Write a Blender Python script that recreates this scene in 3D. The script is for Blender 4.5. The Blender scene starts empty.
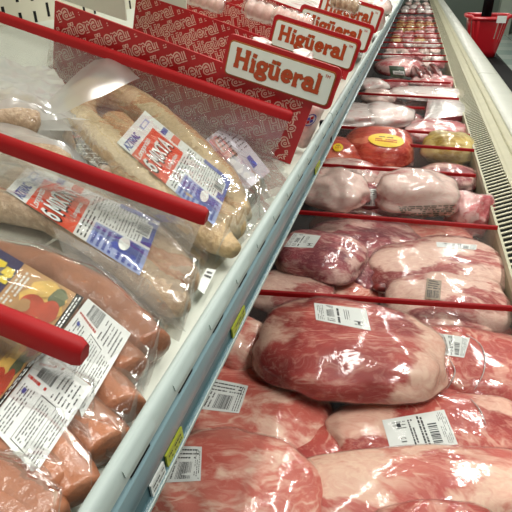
import bpy, math, random
from mathutils import Vector, Matrix, noise
from mathutils.bvhtree import BVHTree
random.seed(7)
SC = bpy.context.scene
COL = SC.collection
# ------------------------------------------------------------------ camera
# world: X across the case (to the customer side), Y along the case, Z up
FPX = 512.0
MX = (( 0.963, 0.123, -0.239), ( 0.269, -0.472, 0.839), (-0.010, -0.873, -0.488))
EYE = Vector((0, 0, 1.45))
right = Vector((MX[0][0], MX[1][0], MX[2][0])).normalized()
fwd = Vector((MX[0][2], MX[1][2], MX[2][2])).normalized()
down = fwd.cross(right).normalized(); right = down.cross(fwd).normalized()
cd = bpy.data.cameras.new('camera'); cam = bpy.data.objects.new('camera', cd); COL.objects.link(cam)
cam.matrix_world = Matrix(((right.x, -down.x, -fwd.x, EYE.x), (right.y, -down.y, -fwd.y, EYE.y), (right.z, -down.z, -fwd.z, EYE.z), (0, 0, 0, 1)))
cd.sensor_width = 36; cd.lens = 36; cd.clip_start = .01; cd.clip_end = 60
SC.camera = cam

def ray(px, py):
    return (right*(px-256) + down*(py-256) + fwd*FPX).normalized()
def onz(px, py, z):
    r = ray(px, py); return EYE + r*((z-EYE.z)/r.z)
def onx(px, py, x):
    r = ray(px, py); return EYE + r*(x/r.x)
def ony(px, py, y):
    r = ray(px, py); return EYE + r*(y/r.y)
def depth(P): return (P-EYE).dot(fwd)

# tilted deck of the upper shelf: u runs from the lip to the back, h is height above the deck
TILT = math.radians(15)
SO = Vector((-.11, 0, 1.262))
SU = Vector((-math.cos(TILT), 0, math.sin(TILT)))
SN = Vector((math.sin(TILT), 0, math.cos(TILT)))
def S(u, y, h=0): return SO + SU*u + SN*h + Vector((0, y, 0))
def onsh(px, py, h=0):
    r = ray(px, py); t = (SO + SN*h - EYE).dot(SN)/r.dot(SN); return EYE + r*t
def shuv(P): d = P-SO; return d.dot(SU), d.y, d.dot(SN)
def shp(px, py, h): return shuv(onsh(px, py, h))[:2]

# ------------------------------------------------------------------ materials
def srgb(r, g, b):
    f = lambda c: (c/12.92 if c <= .04045 else ((c+.055)/1.055)**2.4)
    return (f(r/255), f(g/255), f(b/255), 1)
MATS = {}
class NT:
    def __init__(s, name):
        s.m = bpy.data.materials.new(name); s.m.use_nodes = True; s.t = s.m.node_tree; s.t.nodes.clear()
        s.out = s.n('ShaderNodeOutputMaterial')
    def n(s, typ, **kw):
        nd = s.t.nodes.new(typ)
        for k, v in kw.items():
            if k.startswith('i_'): nd.inputs[k[2:].replace('_', ' ')].default_value = v
            else: setattr(nd, k, v)
        return nd
    def l(s, a, b): s.t.links.new(a, b)
    def ramp(s, fac, stops, interp='LINEAR'):
        r = s.n('ShaderNodeValToRGB'); r.color_ramp.interpolation = interp
        el = r.color_ramp.elements
        while len(el) < len(stops): el.new(.5)
        for e, (p, c) in zip(el, stops):
            e.position = p; e.color = c if not isinstance(c, (int, float)) else (c, c, c, 1)
        s.l(fac, r.inputs[0]); return r.outputs[0]
    def mix(s, fac, a, b):
        m = s.n('ShaderNodeMix', data_type='RGBA')
        for sock, v in ((m.inputs[0], fac), (m.inputs[6], a), (m.inputs[7], b)):
            if hasattr(v, 'links') or hasattr(v, 'is_linked'): s.l(v, sock)
            else: sock.default_value = v
        return m.outputs[2]
    def math(s, op, a, b=0.0):
        m = s.n('ShaderNodeMath', operation=op)
        for sock, v in ((m.inputs[0], a), (m.inputs[1], b)):
            if hasattr(v, 'is_linked'): s.l(v, sock)
            else: sock.default_value = v
        return m.outputs[0]

def plain(name, col, rough=.5, spec=.5, metal=0, bump=0, bscale=60, var=0, coat=0):
    if name in MATS: return MATS[name]
    k = NT(name); b = k.n('ShaderNodeBsdfPrincipled'); b.inputs['Roughness'].default_value = rough
    b.inputs['Metallic'].default_value = metal; b.inputs['Specular IOR Level'].default_value = spec
    b.inputs['Coat Weight'].default_value = coat; b.inputs['Coat Roughness'].default_value = .08
    tc = k.n('ShaderNodeTexCoord'); nz = k.n('ShaderNodeTexNoise', i_Scale=bscale, i_Detail=4.0)
    k.l(tc.outputs['Object'], nz.inputs['Vector'])
    if var:
        d = tuple(c*(1-var) for c in col[:3])+(1,); e = tuple(min(1, c*(1+var)) for c in col[:3])+(1,)
        k.l(k.ramp(nz.outputs[0], [(.3, d), (.7, e)]), b.inputs['Base Color'])
    else: b.inputs['Base Color'].default_value = col
    if bump:
        bp = k.n('ShaderNodeBump', i_Strength=bump, i_Distance=.002); k.l(nz.outputs[0], bp.inputs['Height']); k.l(bp.outputs[0], b.inputs['Normal'])
    k.l(b.outputs[0], k.out.inputs[0]); MATS[name] = k.m; return k.m

def film_mat(name, haze=.06, tint=(1, 1, 1, 1), scale=45, bump=.5, rough=.07, gloss=1.0):
    """clear plastic: mostly see-through, a little milky, shiny and crinkled"""
    if name in MATS: return MATS[name]
    k = NT(name); tr = k.n('ShaderNodeBsdfTransparent'); tr.inputs[0].default_value = tint
    df = k.n('ShaderNodeBsdfDiffuse'); df.inputs[0].default_value = (.86, .86, .84, 1)
    tl = k.n('ShaderNodeBsdfTranslucent'); tl.inputs[0].default_value = (.86, .86, .84, 1)
    gl = k.n('ShaderNodeBsdfGlossy'); gl.inputs['Roughness'].default_value = rough
    tc = k.n('ShaderNodeTexCoord')
    n0 = k.n('ShaderNodeTexNoise', i_Scale=scale*.35, i_Detail=2.0); k.l(tc.outputs['Object'], n0.inputs['Vector'])
    va = k.n('ShaderNodeVectorMath', operation='MULTIPLY_ADD'); k.l(n0.outputs['Color'], va.inputs[0]); va.inputs[1].default_value = (.05,)*3; k.l(tc.outputs['Object'], va.inputs[2])
    vo = k.n('ShaderNodeTexVoronoi', feature='DISTANCE_TO_EDGE', i_Scale=scale); k.l(va.outputs[0], vo.inputs['Vector'])
    n1 = k.n('ShaderNodeTexNoise', i_Scale=scale*.8, i_Detail=3.0, i_Distortion=1.2); k.l(tc.outputs['Object'], n1.inputs['Vector'])
    ht = k.math('ADD', k.math('MINIMUM', k.math('MULTIPLY', vo.outputs[0], .8), .12), n1.outputs[0])
    bp = k.n('ShaderNodeBump', i_Strength=bump, i_Distance=.006); k.l(ht, bp.inputs['Height'])
    k.l(bp.outputs[0], gl.inputs['Normal'])
    fr = k.n('ShaderNodeFresnel', i_IOR=1.5); k.l(bp.outputs[0], fr.inputs['Normal'])
    m0 = k.n('ShaderNodeMixShader', i_Fac=.5); k.l(df.outputs[0], m0.inputs[1]); k.l(tl.outputs[0], m0.inputs[2])
    m1 = k.n('ShaderNodeMixShader'); k.l(k.math('MULTIPLY', k.math('ADD', n1.outputs[0], .25), haze*1.4), m1.inputs[0])
    k.l(tr.outputs[0], m1.inputs[1]); k.l(m0.outputs[0], m1.inputs[2])
    m2 = k.n('ShaderNodeMixShader'); k.l(k.math('MINIMUM', k.math('MULTIPLY', fr.outputs[0], gloss*1.1), .4), m2.inputs[0])
    k.l(m1.outputs[0], m2.inputs[1]); k.l(gl.outputs[0], m2.inputs[2])
    k.l(m2.outputs[0], k.out.inputs[0]); MATS[name] = k.m; return k.m

def meat_mat(name, muscle, dark, fat, famt=.45, scale=9, seam=.5, crinkle=.3, coat=1.0, off=0, ends=0):
    if name in MATS: return MATS[name]
    k = NT(name); b = k.n('ShaderNodeBsdfPrincipled')
    tc = k.n('ShaderNodeTexCoord'); mp = k.n('ShaderNodeMapping'); k.l(tc.outputs['Object'], mp.inputs[0])
    mp.inputs['Location'].default_value = (off, off*.7, off*.3)
    mp.inputs['Scale'].default_value = (.75, 1.3, 1.3); mp.inputs['Rotation'].default_value = (0, 0, off*2.1)
    w = k.n('ShaderNodeTexNoise', i_Scale=scale*.9, i_Detail=3.0); k.l(mp.outputs[0], w.inputs['Vector'])
    va = k.n('ShaderNodeVectorMath', operation='MULTIPLY_ADD'); k.l(w.outputs['Color'], va.inputs[0]); va.inputs[1].default_value = (.75/scale,)*3; k.l(mp.outputs[0], va.inputs[2])
    n1 = k.n('ShaderNodeTexNoise', i_Scale=scale, i_Detail=6.0, i_Roughness=.6); k.l(va.outputs[0], n1.inputs['Vector'])
    lo = .72-famt*.5
    sx = k.n('ShaderNodeSeparateXYZ'); k.l(tc.outputs['Object'], sx.inputs[0])
    pile = k.math('ADD', n1.outputs[0], k.math('MULTIPLY', k.math('SUBTRACT', k.math('ABSOLUTE', sx.outputs[0]), .075), ends))
    cap = k.ramp(pile, [(lo-.02, 0.0), (lo+.05, 1.0)])
    n3 = k.n('ShaderNodeTexNoise', i_Scale=scale*1.6, i_Detail=3.0); k.l(mp.outputs[0], n3.inputs['Vector'])
    m2 = k.n('ShaderNodeMapping'); k.l(va.outputs[0], m2.inputs[0]); m2.inputs['Scale'].default_value = (.55, 2.6, 2.6); m2.inputs['Rotation'].default_value = (.3, .4, .5+off)
    st = k.n('ShaderNodeTexNoise', i_Scale=scale*1.5, i_Detail=4.0, i_Roughness=.5); k.l(m2.outputs[0], st.inputs['Vector'])
    sm = k.math('MULTIPLY', k.ramp(st.outputs[0], [(.59, 0.0), (.66, 1.0)]), k.ramp(n3.outputs[0], [(.42, 0.0), (.64, seam)]))
    fl = k.n('ShaderNodeTexNoise', i_Scale=scale*1.1, i_Detail=3.0, i_Roughness=.55); k.l(m2.outputs[0], fl.inputs['Vector'])
    vein = k.math('MULTIPLY', k.ramp(fl.outputs[0], [(.468, 0.0), (.495, 1.0), (.505, 1.0), (.532, 0.0)]), k.ramp(n3.outputs[0], [(.47, 0.0), (.62, seam*.9)]))
    sm = k.math('MAXIMUM', sm, vein)
    mus = k.mix(k.ramp(n3.outputs[0], [(.35, 0.0), (.7, 1.0)]), dark, muscle)
    n4 = k.n('ShaderNodeTexNoise', i_Scale=scale*9, i_Detail=6.0, i_Roughness=.7, i_Distortion=.8); k.l(va.outputs[0], n4.inputs['Vector'])
    fib = k.ramp(n4.outputs[0], [(.50, 0.0), (.64, .55)])
    mus = k.mix(fib, mus, tuple(.55*a+.45*c for a, c in zip(muscle, fat)))
    fa2 = k.mix(k.ramp(n4.outputs[0], [(.3, 1.0), (.6, 0.0)]), fat, tuple(.55*a+.45*c for a, c in zip(fat, muscle)))
    fac = k.math('MAXIMUM', k.math('MULTIPLY', cap, .92), k.math('MINIMUM', sm, .9))
    k.l(k.mix(fac, mus, fa2), b.inputs['Base Color'])
    b.inputs['Roughness'].default_value = .5; b.inputs['Specular IOR Level'].default_value = .4
    b.inputs['Coat Weight'].default_value = coat; b.inputs['Coat Roughness'].default_value = .06; b.inputs['Coat IOR'].default_value = 1.5
    c1 = k.n('ShaderNodeTexNoise', i_Scale=16.0, i_Detail=3.0, i_Distortion=1.5); k.l(mp.outputs[0], c1.inputs['Vector'])
    ht = c1.outputs[0]
    bp = k.n('ShaderNodeBump', i_Strength=crinkle, i_Distance=.006); k.l(ht, bp.inputs['Height']); k.l(bp.outputs[0], b.inputs['Coat Normal'])
    b2 = k.n('ShaderNodeBump', i_Strength=.25, i_Distance=.004); k.l(n1.outputs[0], b2.inputs['Height']); k.l(b2.outputs[0], b.inputs['Normal'])
    k.l(b.outputs[0], k.out.inputs[0]); MATS[name] = k.m; return k.m

def sausage_mat(name, a, c, scale=120, coat=.6):
    if name in MATS: return MATS[name]
    k = NT(name); b = k.n('ShaderNodeBsdfPrincipled'); tc = k.n('ShaderNodeTexCoord')
    n1 = k.n('ShaderNodeTexNoise', i_Scale=float(scale), i_Detail=5.0, i_Roughness=.65); k.l(tc.outputs['Object'], n1.inputs['Vector'])
    n2 = k.n('ShaderNodeTexNoise', i_Scale=scale*.15, i_Detail=2.0); k.l(tc.outputs['Object'], n2.inputs['Vector'])
    mid = tuple((x+y)/2 for x, y in zip(a, c))
    c1 = k.ramp(n1.outputs[0], [(.35, c), (.55, mid), (.68, a)])
    k.l(k.mix(k.ramp(n2.outputs[0], [(.35, 0.0), (.7, .5)]), c1, a), b.inputs['Base Color'])
    b.inputs['Roughness'].default_value = .4; b.inputs['Coat Weight'].default_value = coat; b.inputs['Coat Roughness'].default_value = .1
    bp = k.n('ShaderNodeBump', i_Strength=.6, i_Distance=.004); k.l(n1.outputs[0], bp.inputs['Height']); k.l(bp.outputs[0], b.inputs['Normal']); k.l(bp.outputs[0], b.inputs['Coat Normal'])
    k.l(b.outputs[0], k.out.inputs[0]); MATS[name] = k.m; return k.m

RED = plain('red plastic', srgb(158, 12, 18), .55, spec=.3)
WHITE = plain('white enamel', srgb(226, 230, 222), .35, bump=.05, var=.05, bscale=14)
LIPW = plain('white lip plastic', srgb(168, 181, 177), .45, var=.06, bscale=20)
CHAN = plain('blue grey channel plastic', srgb(116, 142, 149), .3, var=.05, bscale=20)
CHAN2 = plain('dark teal channel plastic', srgb(80, 110, 118), .3, var=.06, bscale=20)
CREAM = plain('cream painted steel', srgb(178, 174, 146), .45, var=.06, bscale=12)
RAILW = plain('ivory rail cover', srgb(190, 192, 180), .35, var=.05, bscale=10, bump=.08)
BLACK = plain('black plastic', srgb(12, 12, 13), .7, spec=.2)
INK = plain('label ink', srgb(40, 42, 46), .6)
PAPER = plain('white sticker paper', srgb(226, 230, 226), .5, var=.03, bscale=30)
DARKIN = plain('dark case interior', srgb(30, 26, 26), .6)
BRED = plain('red printed card', srgb(176, 18, 26), .45, var=.1, bscale=18)
PRINTC = plain('cream print', srgb(224, 186, 168), .5)
GOLD = plain('gold brown border', srgb(150, 96, 34), .4)
RUST = plain('rust brown lettering', srgb(176, 66, 26), .45)
SIGNW = plain('sign white', srgb(222, 228, 218), .4)
ORANGE = plain('orange red print', srgb(222, 78, 44), .45)
BLUE = plain('blue print', srgb(58, 72, 158), .45, var=.2, bscale=120)
LBLUE = plain('pale blue print', srgb(150, 165, 208), .45, var=.15, bscale=200)
PURPLE = plain('purple print', srgb(44, 30, 84), .4)
YELLOW = plain('yellow print', srgb(238, 212, 40), .4)
YTAG = plain('lime price card', srgb(176, 184, 58), .4)
CLEARU = film_mat('clear shelf divider plastic', .16, (.95, .95, .95, 1), 10, .05, .06, .6)  # extra haze stands in for a milky reflection on the panels
CLEAR = film_mat('clear divider plastic', .05, (.97, .97, .97, 1), 10, .05, .04, .55)
WRAP = film_mat('vacuum wrap film', .015, (1, 1, 1, 1), 12, .16, .12, .3)
BAG = film_mat('clear bag film', .045, (.985, .985, .98, 1), 24, .34, .10, .42)
BAGM = film_mat('milky bag film', .6, (.97, .97, .96, 1), 14, .3, .2, .35)

# ------------------------------------------------------------------ mesh helper
class MB:
    def __init__(s): s.v = []; s.f = []; s.mi = []; s.mats = []
    def m(s, mat):
        if mat not in s.mats: s.mats.append(mat)
        return s.mats.index(mat)
    def add(s, vs, fs, mat):
        o = len(s.v); i = s.m(mat); s.v += [Vector(p) for p in vs]
        for f in fs: s.f.append([o+a for a in f]); s.mi.append(i)
    def box(s, lo, hi, mat, fr=lambda p: p):
        x0, y0, z0 = lo; x1, y1, z1 = hi
        vs = [fr(Vector(p)) for p in ((x0,y0,z0),(x1,y0,z0),(x1,y1,z0),(x0,y1,z0),(x0,y0,z1),(x1,y0,z1),(x1,y1,z1),(x0,y1,z1))]
        s.add(vs, [(0,3,2,1),(4,5,6,7),(0,1,5,4),(1,2,6,5),(2,3,7,6),(3,0,4,7)], mat)
    def grid(s, fn, nu, nv, mat):
        vs = [fn(i/nu, j/nv) for j in range(nv+1) for i in range(nu+1)]
        fs = [(j*(nu+1)+i, j*(nu+1)+i+1, (j+1)*(nu+1)+i+1, (j+1)*(nu+1)+i) for j in range(nv) for i in range(nu)]
        s.add(vs, fs, mat)
    def prism(s, prof, y0, y1, mat, close=True, ny=1):
        """profile in (x, z) swept along y"""
        n = len(prof); vs = []
        for k in range(ny+1):
            y = y0+(y1-y0)*k/ny; vs += [(x, y, z) for x, z in prof]
        fs = [(k*n+i, k*n+(i+1) % n, (k+1)*n+(i+1) % n, (k+1)*n+i) for k in range(ny) for i in range(n if close else n-1)]
        if close: fs += [tuple(range(n)), tuple(range(ny*n+n-1, ny*n-1, -1))]
        s.add(vs, fs, mat)
    def tube(s, path, rad, mat, seg=12, wob=0, sq=1.0, up=Vector((0, 0, 1))):
        n = len(path); vs = []; fs = []
        path = [Vector(p) for p in path]
        for i, p in enumerate(path):
            t = (path[min(n-1, i+1)]-path[max(0, i-1)]).normalized()
            a = t.cross(up).normalized(); b = a.cross(t).normalized()
            r = rad(i/(n-1)) if callable(rad) else rad
            for q in range(seg):
                th = 2*math.pi*q/seg; d = a*math.cos(th)+b*math.sin(th)*sq
                w = 1+wob*noise.noise((p+d*r)*70) if wob else 1
                vs.append(p+d*r*w)
        for i in range(n-1):
            for q in range(seg): fs.append((i*seg+q, i*seg+(q+1) % seg, (i+1)*seg+(q+1) % seg, (i+1)*seg+q))
        fs += [tuple(range(seg-1, -1, -1)), tuple(range((n-1)*seg, n*seg))]
        s.add(vs, fs, mat)
    def bvh(s): return BVHTree.FromPolygons([v[:] for v in s.v], s.f)
    def build(s, name, parent=None, smooth=True, flat_angle=None):
        o0 = wloc(parent) if parent else Vector((0, 0, 0))
        me = bpy.data.meshes.new(name)
        org = Vector((0, 0, 0))
        if parent is None and s.v:
            lo = Vector((min(v.x for v in s.v), min(v.y for v in s.v), min(v.z for v in s.v))); hi = Vector((max(v.x for v in s.v), max(v.y for v in s.v), 0))
            org = Vector(((lo.x+hi.x)/2, (lo.y+hi.y)/2, lo.z)); o0 = org
        me.from_pydata([(v-o0)[:] for v in s.v], [], s.f)
        for m in s.mats: me.materials.append(m)
        me.polygons.foreach_set('material_index', s.mi)
        me.polygons.foreach_set('use_smooth', [smooth]*len(s.f))
        me.update()
        if flat_angle and smooth: me.set_sharp_from_angle(angle=math.radians(flat_angle))
        o = bpy.data.objects.new(name, me); COL.objects.link(o)
        if parent: o.parent = parent
        else: o.location = org
        return o
def wloc(o):
    p = Vector(o.location)
    while o.parent: o = o.parent; p += Vector(o.location)
    return p
def tag(o, label, cat, group=None, kind=None):
    if label: o['label'] = label
    if cat: o['category'] = cat
    if group: o['group'] = group
    if kind: o['kind'] = kind
    return o
def thing(name, loc, label, cat, group=None):
    o = bpy.data.objects.new(name, None); o.empty_display_size = .03; COL.objects.link(o); o.location = loc
    return tag(o, label, cat, group)

# ------------------------------------------------------------------ stroke lettering
def arc(cx, cy, rx, ry, a0, a1, n=10):
    return [(cx+rx*math.cos(math.radians(a0+(a1-a0)*i/n)), cy+ry*math.sin(math.radians(a0+(a1-a0)*i/n))) for i in range(n+1)]
SLAB = {  # slab serif letters: (advance, polylines)
 'H': (.86, [[(.16,0),(.16,1)],[(.66,0),(.66,1)],[(.16,.5),(.66,.5)],[(.02,.05),(.3,.05)],[(.52,.05),(.8,.05)],[(.02,.95),(.3,.95)],[(.52,.95),(.8,.95)]]),
 'i': (.38, [[(.17,0),(.17,.66)],[(.03,.04),(.31,.04)],[(.03,.62),(.17,.62)],[(.165,.84),(.175,.93)]]),
 'g': (.62, [arc(.27,.44,.19,.2,0,360,14),[(.4,.6),(.56,.64)],[(.18,.26),(.12,.14),(.2,.06),(.4,.05)],arc(.28,-.1,.23,.15,0,360,14)]),
 'ü': (.72, [[(.04,.62),(.15,.62),(.15,.2)]+arc(.32,.2,.17,.17,180,340,8),[(.5,0),(.5,.66)],[(.38,.62),(.5,.62)],[(.5,.04),(.64,.04)],[(.2,.84),(.21,.92)],[(.44,.84),(.45,.92)]]),
 'e': (.6, [[(.1,.37),(.48,.37)]+arc(.29,.36,.2,.27,5,310,14)]),
 'r': (.54, [[(.15,0),(.15,.66)],[(.03,.62),(.15,.62)],[(.03,.04),(.3,.04)],[(.15,.42),(.25,.58),(.38,.61),(.44,.52)]]),
 'a': (.62, [[(.1,.52)]+arc(.28,.46,.17,.17,130,0,8)+[(.45,.04),(.58,.04)],arc(.28,.2,.19,.17,60,360,14)]),
 'l': (.36, [[(.17,0),(.17,1)],[(.03,.04),(.31,.04)],[(.03,.96),(.17,.96)]]),
}
PL = {
 'A': (.7, [[(.05,0),(.33,1),(.62,0)],[(.16,.36),(.5,.36)]]), 'Z': (.62, [[(.05,1),(.52,1),(.05,0),(.54,0)]]),
 'T': (.62, [[(.02,1),(.56,1)],[(.29,1),(.29,0)]]), 'R': (.66, [[(.08,0),(.08,1),(.42,1),(.54,.85),(.54,.65),(.42,.52),(.08,.52)],[(.3,.52),(.56,0)]]),
 'C': (.66, [arc(.34,.5,.27,.5,50,310,12)]), 'M': (.8, [[(.08,0),(.08,1),(.37,.35),(.66,1),(.66,0)]]), 'I': (.28, [[(.13,0),(.13,1)]]),
 'X': (.62, [[(.04,0),(.55,1)],[(.04,1),(.55,0)]]), '6': (.64, [[(.5,.92),(.28,.95),(.12,.7),(.08,.35)]+arc(.3,.3,.22,.28,180,-180,14)]),
 'N': (.7, [[(.08,0),(.08,1),(.56,0),(.56,1)]]), 'L': (.56, [[(.08,1),(.08,0),(.48,0)]]), 'O': (.7, [arc(.33,.5,.27,.5,0,360,14)]),
 'o': (.5, [arc(.24,.3,.2,.3,0,360,12)]), 'n': (.52, [[(.07,0),(.07,.6)],[(.07,.4),(.2,.58),(.36,.55),(.42,.38),(.42,0)]]), 'z': (.46, [[(.04,.6),(.38,.6),(.04,0),(.4,0)]]),
 'i': (.22, [[(.1,0),(.1,.6)],[(.1,.8),(.1,.86)]]), 'a': (.52, [arc(.22,.3,.18,.28,0,360,12),[(.42,.6),(.42,0)]]), 'g': (.52, [arc(.22,.32,.18,.28,0,360,12),[(.42,.6),(.42,-.2),(.25,-.32),(.08,-.22)]]),
 'S': (.6, [arc(.29,.74,.22,.25,40,270,9)+arc(.29,.25,.23,.25,90,-140,9)]), 'E': (.56, [[(.5,1),(.08,1),(.08,0),(.5,0)],[(.08,.52),(.42,.52)]]), ' ': (.35, []),
 'D': (.66, [[(.08,0),(.08,1),(.3,1),(.52,.8),(.56,.5),(.52,.2),(.3,0),(.08,0)]]), 'P': (.6, [[(.08,0),(.08,1),(.4,1),(.52,.85),(.52,.65),(.4,.5),(.08,.5)]]),
}
def ribbons(poly, w):
    """quads of width w along a polyline, each slightly extended so that joints close"""
    out = []
    for (x0, y0), (x1, y1) in zip(poly, poly[1:]):
        dx, dy = x1-x0, y1-y0; L = math.hypot(dx, dy) or 1e-6; dx /= L; dy /= L; e = w*.38 if len(poly) > 2 else 0
        if L < .12: e = max(e, w*.3)
        x0 -= dx*e; y0 -= dy*e; x1 += dx*e; y1 += dy*e; nx, ny = -dy*w/2, dx*w/2
        out.append([(x0-nx, y0-ny), (x1-nx, y1-ny), (x1+nx, y1+ny), (x0+nx, y0+ny)])
    return out
def text_quads(txt, font, w):
    x = 0; out = []
    for ch in txt:
        adv, pls = font[ch]
        for pl in pls:
            out += [[(a+x, b) for a, b in q] for q in ribbons(pl, w)]
        x += adv
    return out, x

class Decal:
    """prints on a surface given by fn(u, v, lift) -> point"""
    def __init__(s, mb, fn, dl=.00025): s.mb = mb; s.fn = fn; s.dl = dl
    def quad(s, q, mat, lev, n=1):
        s.mb.grid(lambda a, b: s.fn(*[(q[0][c]*(1-a)+q[1][c]*a)*(1-b)+(q[3][c]*(1-a)+q[2][c]*a)*b for c in (0, 1)], lev*s.dl), n, n, mat)
    def rect(s, u0, v0, u1, v1, mat, lev, n=4): s.quad([(u0, v0), (u1, v0), (u1, v1), (u0, v1)], mat, lev, n)
    def text(s, txt, u, v, size, mat, lev, font=PL, w=.18, ang=0, asp=1.0, fit=None, clip=None, jit=.13):
        qs, L = text_quads(txt, font, w)
        if fit: asp = fit/(L*size)*1.0
        c, si = math.cos(math.radians(ang)), math.sin(math.radians(ang))
        for i, q in enumerate(qs):
            r = []
            for x, y in q:
                X = x*size*asp; Y = y*size; r.append((u+X*c-Y*si, v+X*si+Y*c))
            if clip and not all(clip(*p) for p in r):
                lp = lambda p, q, t: (p[0]+(q[0]-p[0])*t, p[1]+(q[1]-p[1])*t)
                for e in range(6):          # keep the pieces of a cut stroke that stay on the board
                    g = [lp(r[0], r[1], e/6), lp(r[0], r[1], (e+1)/6), lp(r[3], r[2], (e+1)/6), lp(r[3], r[2], e/6)]
                    if all(clip(*p) for p in g): s.quad(g, mat, lev+jit*(i % 9))
                continue
            s.quad(r, mat, lev+jit*(i % 9))
        return L*size*asp
    def dashes(s, u0, v0, u1, v1, rows, mat, lev, fill=.5, vertical=False, dens=1):
        """rows of tiny unreadable print"""
        for r in range(rows):
            p = 0
            while p < .97:
                L = random.uniform(.03, .12)/dens; g = random.uniform(.012, .035)
                if random.random() < .86:
                    a, b = p, min(1, p+L); c = (r+.5-fill/2)/rows; d = (r+.5+fill/2)/rows
                    if vertical: s.quad([(u0+(u1-u0)*c, v0+(v1-v0)*a), (u0+(u1-u0)*d, v0+(v1-v0)*a), (u0+(u1-u0)*d, v0+(v1-v0)*b), (u0+(u1-u0)*c, v0+(v1-v0)*b)], mat, lev)
                    else: s.quad([(u0+(u1-u0)*a, v0+(v1-v0)*c), (u0+(u1-u0)*b, v0+(v1-v0)*c), (u0+(u1-u0)*b, v0+(v1-v0)*d), (u0+(u1-u0)*a, v0+(v1-v0)*d)], mat, lev)
                p += L+g
    def bars(s, u0, v0, u1, v1, n, mat, lev, vertical=True):
        p = 0.0; tot = []
        for i in range(n):
            w = random.choice((.35, .5, .8)); g = random.choice((.35, .5, .8)); tot.append((p, p+w)); p += w+g
        for a, b in tot:
            a /= p; b /= p
            if vertical: s.rect(u0+(u1-u0)*a, v0, u0+(u1-u0)*b, v1, mat, lev, 2)
            else: s.rect(u0, v0+(v1-v0)*a, u1, v0+(v1-v0)*b, mat, lev, 2)

def surf_fn(corners, bvh, base=.0009, fallback=None):
    """(u, v) over a four cornered patch -> point lying on the surface below it. corners: u0v1, u1v1, u1v0, u0v0"""
    tl, tr, br, bl = corners
    def hit(u, v):
        px = (bl[0]*(1-u)+br[0]*u)*(1-v)+(tl[0]*(1-u)+tr[0]*u)*v; py = (bl[1]*(1-u)+br[1]*u)*(1-v)+(tl[1]*(1-u)+tr[1]*u)*v
        return bvh.ray_cast(EYE, ray(px, py))
    ok = [h for h in (hit(i/6, j/6) for i in range(7) for j in range(7)) if h[0]]
    dm = sum(((h[0]-EYE).length for h in ok), 0)/max(1, len(ok))
    def fn(u, v, lift=0):
        p, nrm, _, _ = hit(u, v)
        if p is None:
            px = (bl[0]*(1-u)+br[0]*u)*(1-v)+(tl[0]*(1-u)+tr[0]*u)*v; py = (bl[1]*(1-u)+br[1]*u)*(1-v)+(tl[1]*(1-u)+tr[1]*u)*v
            r = ray(px, py); return EYE+r*dm-r*(base+lift)
        r = (EYE-p).normalized()
        if nrm.dot(r) < 0: nrm = -nrm
        return p+(nrm*.6+r*.4)*(base+lift)
    return fn

def price_sticker(parent, corners, bvh, style=0, lift=.0009):
    """white weighing-scale sticker with bar code"""
    mb = MB(); fn = surf_fn(corners, bvh, lift); d = Decal(mb, fn)
    d.rect(0, 0, 1, 1, PAPER, 0, 14)
    if style == 0:      # bar code to the right
        d.dashes(.14, .62, .34, .9, 3, INK, 1, .3); d.rect(.2, .7, .26, .82, INK, 1, 1); d.dashes(.2, .2, .28, .4, 2, INK, 1, .4)
        d.dashes(.37, .12, .46, .88, 2, INK, 1, .55, True); d.dashes(.52, .06, .62, .94, 2, INK, 1, .6, True)
        d.bars(.66, .1, .8, .7, 12, INK, 1, False); d.dashes(.84, .06, .98, .94, 5, INK, 1, .28, True)
    elif style == 1:    # bar code to the left
        d.dashes(.04, .1, .17, .9, 4, INK, 1, .28, True); d.bars(.22, .35, .36, .95, 10, INK, 1, True); d.dashes(.22, .08, .36, .28, 2, INK, 1, .4)
        d.dashes(.4, .1, .47, .9, 1, INK, 1, .6, True); d.dashes(.54, .35, .66, .85, 3, INK, 1, .35, True); d.dashes(.72, .1, .9, .4, 2, INK, 1, .35); d.rect(.78, .2, .82, .32, INK, 1, 1)
    else:               # upright narrow sticker
        d.dashes(.06, .62, .9, .95, 3, INK, 1, .35); d.bars(.3, .08, .72, .56, 14, INK, 1, True); d.dashes(.06, .1, .24, .6, 2, INK, 1, .4, True); d.dashes(.78, .06, .96, .9, 3, INK, 1, .3, True)
    o = mb.build('price_label', parent, smooth=False); o['label'] = 'white price sticker with bar code'; return o

# ================================================================== THE SETTING
def simple(name, lo, hi, mat, kind='structure'):
    mb = MB(); mb.box(lo, hi, mat); o = mb.build(name, smooth=False); o['kind'] = kind; return o
def tile_mat():
    k = NT('pale floor tiles'); b = k.n('ShaderNodeBsdfPrincipled'); tc = k.n('ShaderNodeTexCoord')
    br = k.n('ShaderNodeTexBrick', offset=0.0, i_Scale=1.0); br.inputs['Brick Width'].default_value = .6; br.inputs['Row Height'].default_value = .6
    br.inputs['Mortar Size'].default_value = .006; br.inputs['Color1'].default_value = srgb(206, 216, 208); br.inputs['Color2'].default_value = srgb(160, 182, 174); br.inputs['Mortar'].default_value = srgb(120, 130, 124)
    k.l(tc.outputs['Object'], br.inputs['Vector']); k.l(br.outputs['Color'], b.inputs['Base Color']); b.inputs['Roughness'].default_value = .25
    k.l(b.outputs[0], k.out.inputs[0]); return k.m
simple('floor', (-4, -2, -.1), (6, 16, 0), tile_mat())
GWALL = plain('grey green wall paint', srgb(104, 114, 104), .6, var=.06, bscale=3)
simple('wall_far', (-4, 15, 0), (6, 15.2, 3.2), GWALL)
simple('ceiling', (-4, -2, 3.2), (6, 16, 3.3), plain('ceiling white', srgb(225, 225, 220), .8))
simple('trim_1', (1.98, 14.7, 0), (2.28, 15.0, 3.2), plain('pale column paint', srgb(176, 184, 170), .5))

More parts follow.
